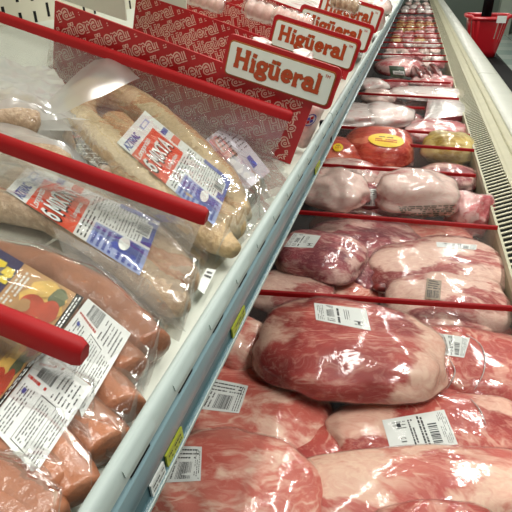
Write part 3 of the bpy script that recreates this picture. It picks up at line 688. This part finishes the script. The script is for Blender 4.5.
def bag(name, label, cat, corners, hb, tubes, smat, film=BAG, n=72, group=None, crinkle=.0006, under=None, wob=.16, tname='sausage', lift=.0016, seed=0, ruffle=.004, tags=()):
    """sealed clear bag draped over sausages lying on the deck; corners in photo order top-left, top-right, bottom-right, bottom-left"""
    cq = [shp(x, y, hb+.004) for x, y in corners]
    cu = [np.array(c) for c in cq]
    a, b = np.meshgrid(np.linspace(0, 1, n+1), np.linspace(0, 1, n+1))
    G = ((cu[0][None, None]*(1-a)[..., None]+cu[1][None, None]*a[..., None])*(1-b)[..., None]+(cu[3][None, None]*(1-a)[..., None]+cu[2][None, None]*a[..., None])*b[..., None])
    base = np.full(a.shape, hb+.003); t0 = sum(cu)/4
    t = thing(name, S(t0[0], t0[1], hb), label, cat, group)
    cont = base.copy()
    for k, (pts, r) in enumerate(tubes):
        uv = [shp(x, y, hb+r*1.2) for x, y in pts]; path = catmull(uv, 8)
        mb = MB(); N = len(path)
        mb.tube([S(u, y, hb+r*.92) for u, y in path], lambda q: r*(1-.62*max(0, abs(q-.5)*2-.86)/.14) , smat, 16, wob, .9, SN); mb.build(tname, t)
        D = np.full(a.shape, 9.0)
        for (u0, y0), (u1, y1) in zip(path, path[1:]):
            for f in (0, .5): D = np.minimum(D, np.hypot(G[..., 0]-(u0+(u1-u0)*f), G[..., 1]-(y0+(y1-y0)*f)))
        R = r*1.04; inside = D < R
        cont = np.where(inside, np.maximum(cont, hb+r*.92+.9*np.sqrt(np.maximum(0, R*R-D*D))), cont)
    H = cont.copy()
    for it in range(150):
        av = H.copy(); av[1:-1, 1:-1] = .25*(H[2:, 1:-1]+H[:-2, 1:-1]+H[1:-1, 2:]+H[1:-1, :-2]); H = np.maximum(cont, av)
        H[0] = H[-1] = base[0]; H[:, 0] = H[:, -1] = base[:, 0]
    P = [[S(G[j, i, 0], G[j, i, 1], H[j, i]) for i in range(n+1)] for j in range(n+1)]
    dm = MB(); vs = [p for row in P for p in row]; fs = [(j*(n+1)+i, j*(n+1)+i+1, (j+1)*(n+1)+i+1, (j+1)*(n+1)+i) for j in range(n) for i in range(n)]
    dm.add(vs, fs, PAPER); bv = dm.bvh()
    # the film itself: a little above, crinkled, with a ruffled rim, and a bottom sheet
    mb = MB(); fv = []
    for j in range(n+1):
        for i in range(n+1):
            q = Vector((G[j, i, 0]*38, G[j, i, 1]*38, seed)); w = crinkle*(noise.noise(q*2.6)+.8*(1-abs(noise.noise(q*1.3))*2)*.5)
            e = min(i, j, n-i, n-j)/n
            rim = ruffle*math.exp(-e*18)*(1+noise.noise(q*1.1)*1.6)
            fv.append(P[j][i]+SN*(lift+max(-lift*.8, w)+max(0, rim)))
    mb.add(fv, fs, film)
    o = mb.build('bag_film', t)
    mb = MB(); mb.grid(lambda u, v: S(*[(cu[0][c]*(1-u)+cu[1][c]*u)*(1-v)+(cu[3][c]*(1-u)+cu[2][c]*u)*v for c in (0, 1)], hb+.0008), 6, 6, film); mb.build('bag_back', t)
    return t, bv

SB = sausage_mat('beige sausage', srgb(226, 198, 150), srgb(166, 128, 80), 210)
SG = sausage_mat('greyish beige sausage', srgb(206, 180, 148), srgb(148, 116, 86), 220)
SO_ = sausage_mat('smoked orange sausage', srgb(178, 116, 82), srgb(138, 82, 54), 40, .9)
SP = sausage_mat('pale pink sausage', srgb(236, 206, 194), srgb(214, 170, 158), 60)

def longaniza_label(parent, corners, bv, word, lines=True):
    """portrait label: white head, red square, white text panel, blue foot"""
    mb = MB(); d = Decal(mb, surf_fn(corners, bv, .0007), .00022)
    d.rect(0, 0, 1, 1, PAPER, 0, 16)
    d.text(word, .04, .885, .062, BLUE, 1, PL, .2, 0, 1, fit=.42)
    d.rect(.62, .9, .86, .95, LBLUE, 1, 4); d.rect(.66, .91, .82, .94, PAPER, 2, 2)
    d.rect(.0, .50, .80, .85, ORANGE, 1, 10)
    d.rect(.84, .72, .98, .79, BLUE, 1, 3); d.rect(.84, .775, .98, .79, PAPER, 2, 3); d.rect(.84, .58, .99, .66, ORANGE, 1, 3)
    d.text('Longaniza', .04, .775, .05, PAPER, 2, PL, .15, 3, 1, fit=.5)
    d.text('6 MIXTA', .04, .605, .13, BLACK, 2, PL, .24, 0, 1, fit=.72); d.text('6 MIXTA', .03, .615, .13, PAPER, 5, PL, .19, 0, 1, fit=.72)
    d.text('Longaniza', .3, .535, .035, PAPER, 2, PL, .16, 0, 1, fit=.36)
    d.dashes(.06, .41, .96, .49, 3, INK, 1, .4); d.dashes(.5, .09, .97, .41, 14, INK, 1, .3)
    d.rect(.0, .0, .46, .40, LBLUE, 1, 8); d.dashes(.04, .22, .42, .39, 4, BLUE, 2, .5)
    d.rect(.18, .06, .44, .24, BLUE, 2, 5); d.dashes(.04, .02, .44, .2, 4, BLUE, 3, .55)
    n = 14; pts = [(.34+.12*math.cos(2*math.pi*i/n), .17+.04*math.sin(2*math.pi*i/n)) for i in range(n)]
    for i in range(n): d.quad([(.34, .17), pts[i], pts[(i+1) % n], (.34, .17)], PAPER, 5, 1)
    d.rect(.5, .0, 1, .075, BLUE, 2, 6); d.rect(.93, .05, 1, .3, BLUE, 3, 6); d.rect(.62, .03, .86, .14, PAPER, 4, 4); d.bars(.64, .04, .84, .13, 9, INK, 5)
    o = mb.build('printed_label', parent, smooth=False); o['label'] = 'white, orange red and blue printed label'; return o

GS = 'bagged sausages lying on the upper shelf'
t, bv = bag('sausage_bag', 'clear bag of beige sausage ring with orange and blue label, behind the middle red divider', 'sausage', [(108,47),(276,208),(212,270),(28,120)], .004,
    [([(236,246),(186,208),(136,166),(100,134),(79,110),(86,91),(112,89),(160,116),(208,162),(246,212)], .0165), ([(110,114),(150,152),(200,196),(238,230)], .0145)], SB, BAG, seed=1, crinkle=.0009)
mb = MB(); fq = [onsh(*p) for p in ((109,46,.050),(140,78,.046),(66,112,.040),(28,118,.030))]
mb.grid(lambda a, b: (fq[0]*(1-a)+fq[1]*a)*(1-b)+(fq[3]*(1-a)+fq[2]*a)*b+SN*(.010*math.sin(math.pi*a)*math.sin(math.pi*b)+.003*noise.noise(Vector((a*3, b*3, 2)))), 24, 24, film_mat('milky seal film', .24, (.97, .97, .96, 1), 10, .3, .3, .3))
o = mb.build('sealed_flap', t); o['label'] = 'milky sealed end of the bag'
longaniza_label(t, [(117,143),(145,111),(231,181),(214,226)], bv, 'AZTRAC')
t, bv = bag('sausage_bag', 'clear bag of greyish sausage with faded red label, in front of the middle divider', 'sausage', [(-10,142),(214,238),(180,338),(-50,215)], .003,
    [([(-22,172),(60,188),(140,228),(192,285)], .0125), ([(-34,192),(50,212),(118,250),(186,306)], .0125), ([(-30,176),(56,202),(126,238),(178,284)], .012)], SG, BAG, seed=2)
mb = MB(); fq = [onsh(*p) for p in ((52,226,.030),(150,280,.028),(186,332,.008),(70,268,.018))]
mb.grid(lambda a, b: (fq[0]*(1-a)+fq[1]*a)*(1-b)+(fq[3]*(1-a)+fq[2]*a)*b+SN*(.004*math.sin(math.pi*a)*math.sin(math.pi*b)+.0015*noise.noise(Vector((a*4, b*3, 5)))), 24, 16, MATS['milky seal film'])
o = mb.build('sealed_flap', t); o['label'] = 'milky sealed edge of the bag'
longaniza_label(t, [(6,191),(30,165),(160,222),(140,276)], bv, 'AZTRAC')
# smoked sausage packs with the long purple and photo label
FOODR = plain('photo print red', srgb(186, 66, 36), .4, var=.35, bscale=90); FOODY = plain('photo print yellow', srgb(226, 186, 96), .4, var=.25, bscale=90); FOODG = plain('photo print green', srgb(96, 104, 70), .4, var=.35, bscale=90)
TANP = plain('tan print', srgb(190, 144, 92), .4, var=.2, bscale=60)
def blob(d, cu, cv, ru, rv, mat, lev, s=0, n=18):
    pts = [(cu+ru*(1+.25*noise.noise(Vector((i*.9, s, 0))))*math.cos(2*math.pi*i/n), cv+rv*(1+.25*noise.noise(Vector((i*.9, s, 3))))*math.sin(2*math.pi*i/n)) for i in range(n)]
    for i in range(n): d.quad([(cu, cv), pts[i], pts[(i+1) % n], (cu, cv)], mat, lev, 2)
def smoked_label(parent, cphoto, cinfo, bv, head=True):
    mb = MB(); d = Decal(mb, surf_fn(cphoto, bv, .0007), .0002)
    d.rect(0, 0, 1, 1, TANP, 0, 14)
    if head:
        d.rect(0, .66, 1, 1.0, PURPLE, 1, 8); d.text('IN', .45, .80, .15, YELLOW, 2, PL, .26, 0, 1, fit=.4); d.text('NI', .5, .68, .09, YELLOW, 2, PL, .26, 0, 1, fit=.3)
        d.dashes(.1, .52, .9, .64, 3, PAPER, 1, .5)
    blob(d, .55, .30, .42, .2, FOODY, 2, 1); blob(d, .35, .36, .25, .12, FOODR, 3, 2); blob(d, .72, .2, .22, .08, FOODG, 3, 3); blob(d, .4, .2, .25, .09, FOODR, 4, 4); blob(d, .3, .42, .14, .06, TANP, 4, 6); blob(d, .75, .34, .16, .07, FOODY, 4, 7)
    d.rect(0, 0, 1, .08, BLACK, 5, 8); d.dashes(.04, .015, .96, .07, 2, PAPER, 6, .5)
    mb.build('photo_label', parent, smooth=False)
    mb = MB(); d = Decal(mb, surf_fn(cinfo, bv, .0007), .0002)
    d.rect(0, 0, 1, 1, PAPER, 0, 14); d.dashes(.05, .7, .6, .95, 5, INK, 1, .3); d.rect(.5, .84, .56, .9, BLUE, 2, 1); d.dashes(.66, .55, .72, .96, 1, plain('red sticker print', srgb(190, 40, 24), .5), 1, .6, True)
    d.bars(.74, .56, .98, .86, 16, INK, 1, False)
    d.rect(.06, .60, .62, .606, INK, 1, 3); d.rect(.06, .3, .62, .306, INK, 1, 3); d.rect(.06, .3, .068, .6, INK, 1, 3); d.rect(.61, .3, .62, .6, INK, 1, 3)
    d.dashes(.1, .34, .58, .57, 5, INK, 1, .32); d.dashes(.66, .06, .94, .5, 6, INK, 1, .3); d.dashes(.06, .04, .6, .27, 5, INK, 1, .32)
    o = mb.build('info_label', parent, smooth=False); o['label'] = 'white label with fine print and bar code'
t, bv = bag('sausage_pack', 'vacuum pack of smoked orange sausages with purple, food photo and white labels', 'sausage', [(-40,222),(170,322),(118,470),(-80,380)], .003,
    [([(-20,252),(40,264),(96,292),(138,330),(153,348)], .0125), ([(-24,285),(50,312),(112,352),(134,372)], .012), ([(-20,320),(60,350),(112,392),(124,410)], .0115), ([(-30,350),(44,384),(96,428),(112,446)], .0115)], SO_, WRAP, group=GS, seed=3, crinkle=.0003)
smoked_label(t, [(-45,290),(-6,246),(84,299),(56,340)], [(58,338),(88,299),(131,334),(82,418)], bv)
t, bv = bag('sausage_pack', 'vacuum pack of smoked sausages seen through the nearest clear divider, long white label', 'sausage', [(-60,315),(96,372),(92,500),(-90,470)], .012,
    [([(-40,395),(30,420),(70,470),(84,492)], .009), ([(-40,360),(40,375),(84,400)], .009), ([(-40,425),(20,450),(60,490)], .009)], SO_, WRAP, group=GS, seed=4, n=56, crinkle=.0003)
smoked_label(t, [(-55,382),(-8,322),(44,352),(-12,424)], [(-12,424),(44,352),(92,388),(36,475)], bv, False)
bag('sausage_pack', 'clear pack of smoked sausage in the near corner, cut off by the photo edge', 'sausage', [(-60,425),(66,500),(50,575),(-80,540)], .012,
    [([(-50,462),(16,490),(46,528)], .010), ([(-50,500),(10,520),(34,545)], .010)], SO_, BAG, group=GS, seed=5, n=48)
bag('sausage_bag', 'milky bag of grey sausage at the left edge behind the middle red divider', 'sausage', [(-30,92),(58,100),(112,178),(-40,152)], .004,
    [([(-40,126),(10,136),(66,164)], .013), ([(-40,142),(10,152),(56,172)], .013)], SG, BAGM, seed=6, n=56)
bag('sausage_bag', 'cloudy white bag slumped against the back at the left edge', 'sausage', [(-40,58),(50,72),(100,128),(-50,124)], .022,
    [([(-40,96),(10,100),(40,108)], .010), ([(-40,110),(6,114),(40,120)], .010)], SG, BAGM, seed=7, n=56, crinkle=.003)
t, bv = bag('sausage_pack', 'dark labelled pack tucked under the beige sausage ring bag', 'sausage', [(60,126),(86,126),(132,186),(90,176)], .003, [([(70,132),(92,150),(112,174)], .009)], SG, BAG, seed=8, n=40)
mb = MB(); d = Decal(mb, surf_fn([(62,130),(84,128),(122,176),(94,172)], bv, .0008)); d.rect(0, 0, 1, 1, BLACK, 0, 8); d.rect(.1, .8, .9, .97, RED, 1, 4); d.dashes(.15, .2, .85, .7, 5, PAPER, 1, .25); mb.build('printed_label', t, smooth=False)
t, bv = bag('sausage_pack', 'flat clear pouch with pale label leaning before the red boards', 'sausage', [(182,104),(224,92),(294,186),(246,204)], .010, [([(216,140),(238,164),(256,184)], .008)], SG, BAG, seed=9, n=56, crinkle=.002)
mb = MB(); d = Decal(mb, surf_fn([(200,144),(230,122),(270,172),(240,196)], bv, .0008)); d.rect(0, 0, 1, 1, plain('pale grey label', srgb(200, 196, 204), .5, var=.08, bscale=60), 0, 8); d.rect(.02, .55, .55, .95, plain('pale pink print', srgb(216, 150, 150), .5), 1, 4); d.rect(.6, .2, .85, .4, BLUE, 1, 3); d.dashes(.4, .5, .95, .95, 6, INK, 1, .3); d.rect(.78, .9, .9, .98, RED, 2, 2); mb.build('printed_label', t, smooth=False)
t, bv = bag('sausage_pack', 'dark sausage pack in white film behind the first red divider near the back', 'sausage', [(50,44),(100,50),(96,84),(44,90)], .006, [([(58,60),(76,62),(92,68)], .014)], sausage_mat('dark cured sausage', srgb(96, 56, 44), srgb(40, 24, 22), 60), BAG, seed=10, n=40)

# ------------------------------------------------------------------ red printed boards and their signs
def rounded(u0, h0, u1, h1, r, n=5):
    out = []
    for cx, cy, a in ((u1-r, h1-r, 0), (u0+r, h1-r, 90), (u0+r, h0+r, 180), (u1-r, h0+r, 270)):
        out += [(cx+r*math.cos(math.radians(a+90*i/n)), cy+r*math.sin(math.radians(a+90*i/n))) for i in range(n+1)]
    return out
def plate(mb, prof, y0, y1, mat):
    n = len(prof); vs = [S(u, y0, h) for u, h in prof]+[S(u, y1, h) for u, h in prof]
    mb.add(vs, [tuple(range(n)), tuple(range(2*n-1, n-1, -1))]+[(i, n+i, n+(i+1) % n, (i+1) % n) for i in range(n)], mat)
SIGNS = [(.53, .294, .088, -.018, .094, .073, .107), (.71, .29, .092, -.018, .092, .080, .113), (.86, .29, .095, -.022, .088, .085, .118), (1.03, .29, .10, -.021, .086, .096, .132)]
NM = ['nearest', 'second', 'third', 'farthest']
for i, (y, ub, hb, s0, s1, sh0, sh1) in enumerate(SIGNS):
    t = thing('display_board', S(.13, y, .001), 'red printed board with white sign on its front end, %s of four' % NM[i], 'display board', 'red boards with white signs on the upper shelf')
    mb = MB(); prof = [(.001, .001), (ub, .001), (ub, hb), (-.004, hb-.010)]
    plate(mb, prof, y, y+.003, BRED)
    # outlined lettering repeated in slanting rows (u runs to the left in the picture, so text runs along -u)
    L = MB(); d = Decal(L, lambda a, b, lift: S(-a, y-.0002-lift, b), .00012)
    def inside(a, b): u = -a; return .006 < u < ub-.002 and .003 < b < hb-.002-.010*(1-u/ub)
    A = math.radians(31 if i < 2 else 22); step = .0185; size = .0142; wl = .075
    for r in range(-16, 24):
        base = (r*step)
        off = (r % 2)*.037+.01*r
        for c in range(-4, 8):
            X = c*wl+off; a = -ub+X*math.cos(A)-base*math.sin(A); b = X*math.sin(A)+base*math.cos(A)
            if a < -ub-.08 or a > .02 or b < -.05 or b > hb+.02: continue
            d.text('Higüeral', a, b, size, PRINTC, 0, SLAB, .24, math.degrees(A), 1, fit=wl*.94, clip=inside)
            d.text('Higüeral', a, b, size, BRED, 2, SLAB, .085, math.degrees(A), 1, fit=wl*.94, clip=inside)
    o1 = len(mb.v); mb.v += L.v; base_m = [mb.m(m) for m in L.mats]
    for f, mi in zip(L.f, L.mi): mb.f.append([o1+k for k in f]); mb.mi.append(base_m[mi])
    mb.build('printed_board', t, smooth=False)
    sg = MB(); ys = y-.0035
    plate(sg, rounded(s0-.004, sh0-.003, s1+.004, sh1+.005, .006), ys, ys+.003, BRED)
    plate(sg, rounded(s0, sh0, s1, sh1, .004), ys-.0012, ys+.001, GOLD)
    plate(sg, rounded(s0+.0012, sh0+.0012, s1-.0012, sh1-.0012, .0032), ys-.0018, ys, SIGNW)
    d = Decal(sg, lambda a, b, lift: S(-a, ys-.0019-lift, b), .00012); W = s1-s0; Hh = sh1-sh0
    d.text('Higüeral', -s1+W*.07, sh0+Hh*.30, Hh*.52, GOLD, 0, SLAB, .235, 0, 1, fit=W*.83)
    d.text('Higüeral', -s1+W*.07, sh0+Hh*.30, Hh*.52, RUST, 2, SLAB, .185, 0, 1, fit=W*.83)
    d.text('TM', -s1+W*.905, sh0+Hh*.80, Hh*.08, RUST, 0, PL, .16, 0, 1, fit=W*.05)
    o = sg.build('sign', t, smooth=False); o['label'] = 'white sign with brown lettering and gold border'
# pale sausage rolls standing in the red trays
def roll(px, py, y, L, r, label, mat=SP):
    c = ony(px, py, y); u, yy, h = shuv(c); t = thing('sausage_pack', S(u, y, .001), label, 'sausage', 'pale ribbed sausage packs between the red boards')
    mb = MB(); N = 40
    path = [S(u+L/2-L*i/N, y, h-.25*L*(i/N-.5)*0) for i in range(N+1)]
    mb.tube(path, lambda q: r*(.78+.22*abs(math.sin(q*math.pi*5)))*(1 if .03 < q < .97 else .6), mat, 16, .05, 1, SN); mb.build('sausage', t)
    mb = MB(); mb.tube([S(u+L*.54-L*1.08*i/20, y, h) for i in range(21)], lambda q: r*1.1*(1 if .1 < q < .9 else .75), WRAP, 16, .12, 1, SN); mb.build('film_sleeve', t)
    mb = MB(); mb.prism([(0, 0)]*3, 0, .001, PRINTC) if False else None
    return t
roll(268, 14, .80, .07, .014, 'pale ribbed sausage pack left of the second white sign')
roll(293, 20, .78, .055, .012, 'pale ribbed sausage pack just above the second white sign')
roll(345, 4, .99, .05, .012, 'greyish ribbed sausage pack in front of the farthest white sign', SG)
roll(205, 1, .82, .06, .012, 'pale ribbed sausage pack at the top edge above the red boards')
# crumpled film ends between the first two signs
for (px, py, y, lb) in ((262, 42, .62, 'crumpled white film pack end left of the second white sign'), (304, 54, .63, 'crumpled white film pack end between the first two white signs')):
    c = ony(px, py, y); mb = sph(c, Vector((.96, 0, -.26)), Vector((0, 1, 0)), SN, .011, .02, .004, M_w, 24, 14, seed=py, lump=.35, fine=.1)
    tag(mb.build('film_pack'), lb, 'sausage', 'crumpled film pack ends')
# printed tube at the front end of the nearest board
a = shp(306, 148, .012); t = thing('printed_tube', S(.006, .575, .001), 'pale printed tube with round blue mark at the end of the nearest board', 'sausage')
mb = MB(); c0 = ony(300, 146, .575); c1 = ony(319, 104, .575)
TP = plain('pale pink print film', srgb(222, 196, 188), .35, var=.18, bscale=160, coat=.6)
mb.tube([c0+(c1-c0)*i/14 for i in range(15)], lambda q: .0085*(1 if .06 < q < .94 else .7), TP, 18, .08); bv = mb.bvh(); mb.build('tube_body', t)
mb = MB(); d = Decal(mb, surf_fn([(305,116),(318,112),(315,124),(303,128)], bv, .0008)); n = 16
pts = [(.5+.48*math.cos(2*math.pi*i/n), .5+.48*math.sin(2*math.pi*i/n)) for i in range(n)]
for i in range(n): d.quad([(.5, .5), pts[i], pts[(i+1) % n], (.5, .5)], PAPER, 0, 1); d.quad([(.5+.38*(p-.5)/.48*1, .5+.38*(q-.5)/.48) if False else (p, q) for p, q in (pts[i], pts[(i+1) % n])]+[(.5+(pts[(i+1) % n][0]-.5)*.84, .5+(pts[(i+1) % n][1]-.5)*.84), (.5+(pts[i][0]-.5)*.84, .5+(pts[i][1]-.5)*.84)], BLUE, 1, 1)
d.rect(.25, .52, .48, .75, BLUE, 2, 1); d.rect(.52, .52, .75, .75, RED, 2, 1); d.rect(.25, .25, .48, .48, RED, 2, 1); d.rect(.52, .25, .75, .48, BLUE, 2, 1)
mb.build('round_mark', t, smooth=False)
# far shelf goods beyond the signs
for i, (y, lb) in enumerate(((1.3, 'pale wrapped meat on the shelf just beyond the farthest sign'), (1.75, 'pale wrapped meat on the shelf, second beyond the farthest sign'), (2.3, 'pale wrapped meat on the shelf, third beyond the farthest sign'))):
    for k in range(2):
        mb = sph(S(.05+.12*k, y, .04), SU*-1, Vector((0, 1, 0)), SN, .062, .2, .045, [M_g, M_w][k], 26, 16, seed=300+i*2+k)
        tag(mb.build('wrapped_pack'), lb+(', at its front' if k == 0 else ', behind the front one'), 'meat', 'wrapped meat far along the upper shelf')
# little white card inside the lip, price cards in the channel
mb = MB(); cr = [(196,288),(207,268),(216,270),(204,294)]; q = [onsh(x, y, .010) for x, y in cr]
d = Decal(mb, lambda a, b, lift: (q[3]*(1-a)+q[2]*a)*(1-b)+(q[0]*(1-a)+q[1]*a)*b+SN*lift, .0002); mb.add([p for p in q]+[p-SN*.0006 for p in q], [(0,1,2,3),(7,6,5,4),(0,4,5,1),(1,5,6,2),(2,6,7,3),(3,7,4,0)], PAPER)
d.dashes(.55, .1, .9, .9, 2, INK, 2, .5, True); tag(mb.build('price_card', smooth=False), 'small white price card lying inside the shelf lip', 'price card')
def channel_card(py0, py1, mat, label, name='price_card', z0=1.2508, z1=1.2592, ink=INK):
    # the image row on the channel face gives the place along the shelf
    def yat(py):
        lo, hi = .02, 12
        for _ in range(50):
            m = (lo+hi)/2; P = Vector((-.0835, m, 1.255))-EYE; v = 256+FPX*P.dot(down)/P.dot(fwd)
            if v > py: lo = m
            else: hi = m
        return lo
    ya, yb = yat(py1), yat(py0); mb = MB()
    mb.prism([(-.0836, z0+.001), (-.0826, z0+.001), (-.083, z1-.0005), (-.084, z1-.0005)], ya, yb, mat)
    fn = lambda a, b, lift: Vector((-.0826-.0004*b+lift, ya+(yb-ya)*a, z0+.001+(z1-z0-.0015)*b)); d = Decal(mb, fn, .0002)
    d.dashes(.1, .15, .9, .85, 2, ink, 1, .4)
    tag(mb.build(name, smooth=False), label, 'price card')
channel_card(432, 462, YTAG, 'lime yellow price card in the channel, nearest the camera')
channel_card(467, 492, PAPER, 'white price card in the channel just below the nearest lime card')
channel_card(310, 334, YTAG, 'lime yellow price card in the channel beside the biggest pork joint')
channel_card(163, 172, YTAG, 'lime yellow price card in the channel, farthest and smallest, near the lip joint')

# ================================================================== BEYOND THE RAIL
# long black plinth standing along the outside of the case
mb = MB(); zt = .60
mb.box((.56, 2.2, zt-.10), (.95, 7.0, zt), BLACK); mb.box((.60, 2.3, 0), (.91, 6.8, zt-.10), BLACK)
tag(mb.build('plinth', smooth=False), 'long black plinth along the outside of the case, red basket on its far end', 'plinth')
# red shopping basket with a tall black pull handle
bc = ony(487, 47, 6.2); zt2 = zt+.002
B0 = Vector((.755, 6.4, zt2))
t = thing('shopping_basket', B0, 'red plastic shopping basket with a tall black pull handle on the black plinth', 'basket')
BRD = plain('basket red plastic', srgb(190, 20, 34), .35, coat=.3)
hgt = .40; n = 44
def rr(fx, fy, z, th):
    c, s_ = math.cos(th), math.sin(th); f = lambda w, e: math.copysign(abs(w)**e, w); return B0+Vector((fx*f(c, .35), fy*f(s_, .35), z))
lev = [(.135, .105, .0), (.148, .115, .06), (.166, .128, .16), (.184, .142, .27), (.200, .154, .36), (.207, .158, hgt)]
mb = MB(); holes = set()
vs = []; N = 72
for fx, fy, z in lev: vs += [rr(fx, fy, z, 2*math.pi*i/N) for i in range(N)]
fs = []
for j in range(len(lev)-1):
    for i in range(N):
        if j in (2, 3) and i % 3 == 1: continue      # slots
        fs.append((j*N+i, j*N+(i+1) % N, (j+1)*N+(i+1) % N, (j+1)*N+i))
fs.append(tuple(range(N-1, -1, -1)))
mb.add(vs, fs, BRD); mb.build('basket_shell', t)
mb = MB(); ring = [rr(.217, .168, hgt-.02*(1 if math.sin(2*math.pi*i/N) < -.6 and abs(math.cos(2*math.pi*i/N)) < .5 else 0), 2*math.pi*i/N) for i in range(N+1)]
mb.tube(ring, .018, BRD, 10); mb.build('rim', t)
mb = MB(); 
for dx in (-.035, .035): mb.tube([B0+Vector((dx, .135, .05)), B0+Vector((dx*.9, .15, .5)), B0+Vector((dx*.8, .15, 1.0))], .014, BLACK, 10)
mb.box((-.05, .135, .3), (.05, .165, 1.0), BLACK, lambda p: B0+p); mb.tube([B0+Vector((-.09, .15, 1.0)), B0+Vector((.09, .15, 1.0))], .018, BLACK, 10); mb.build('pull_handle', t)
mb = MB(); mb.box((.07, -.192, hgt-.055), (.16, -.186, hgt+.012), PAPER, lambda p: B0+p); o = mb.build('rim_label', t, smooth=False); o['label'] = 'white label on the rim'

# ================================================================== LIGHT
def area(name, loc, sx, sy, power, col=(1, 1, 1), rot=(0, 0, 0)):
    l = bpy.data.lights.new(name, 'AREA'); l.shape = 'RECTANGLE'; l.size = sx; l.size_y = sy; l.energy = power; l.color = col
    o = bpy.data.objects.new(name, l); COL.objects.link(o); o.location = loc; o.rotation_euler = rot; return o
for i in range(6):
    area('ceiling_lamp', (.9, .3+i*2.6, 3.1), .11, 1.3, 33 if i < 2 else 22, (1, .98, .92))
for i in range(5):
    area('ceiling_lamp', (-1.2, -.2+i*2.8, 3.1), .11, 1.3, 20, (1, .98, .93))
for i in range(5):
    area('canopy_tube', (.02, .35+i*1.5, 2.15), .04, 1.2, 4.6, (1, .97, .9))
w = bpy.data.worlds.new('world'); SC.world = w; w.use_nodes = True
w.node_tree.nodes['Background'].inputs[0].default_value = (.82, .86, .84, 1); w.node_tree.nodes['Background'].inputs[1].default_value = .10
SC.view_settings.view_transform = 'Standard'; SC.view_settings.look = 'None'; SC.view_settings.gamma = 1; SC.view_settings.exposure = 0.0
SC.cycles.transparent_max_bounces = 40; SC.cycles.max_bounces = 8
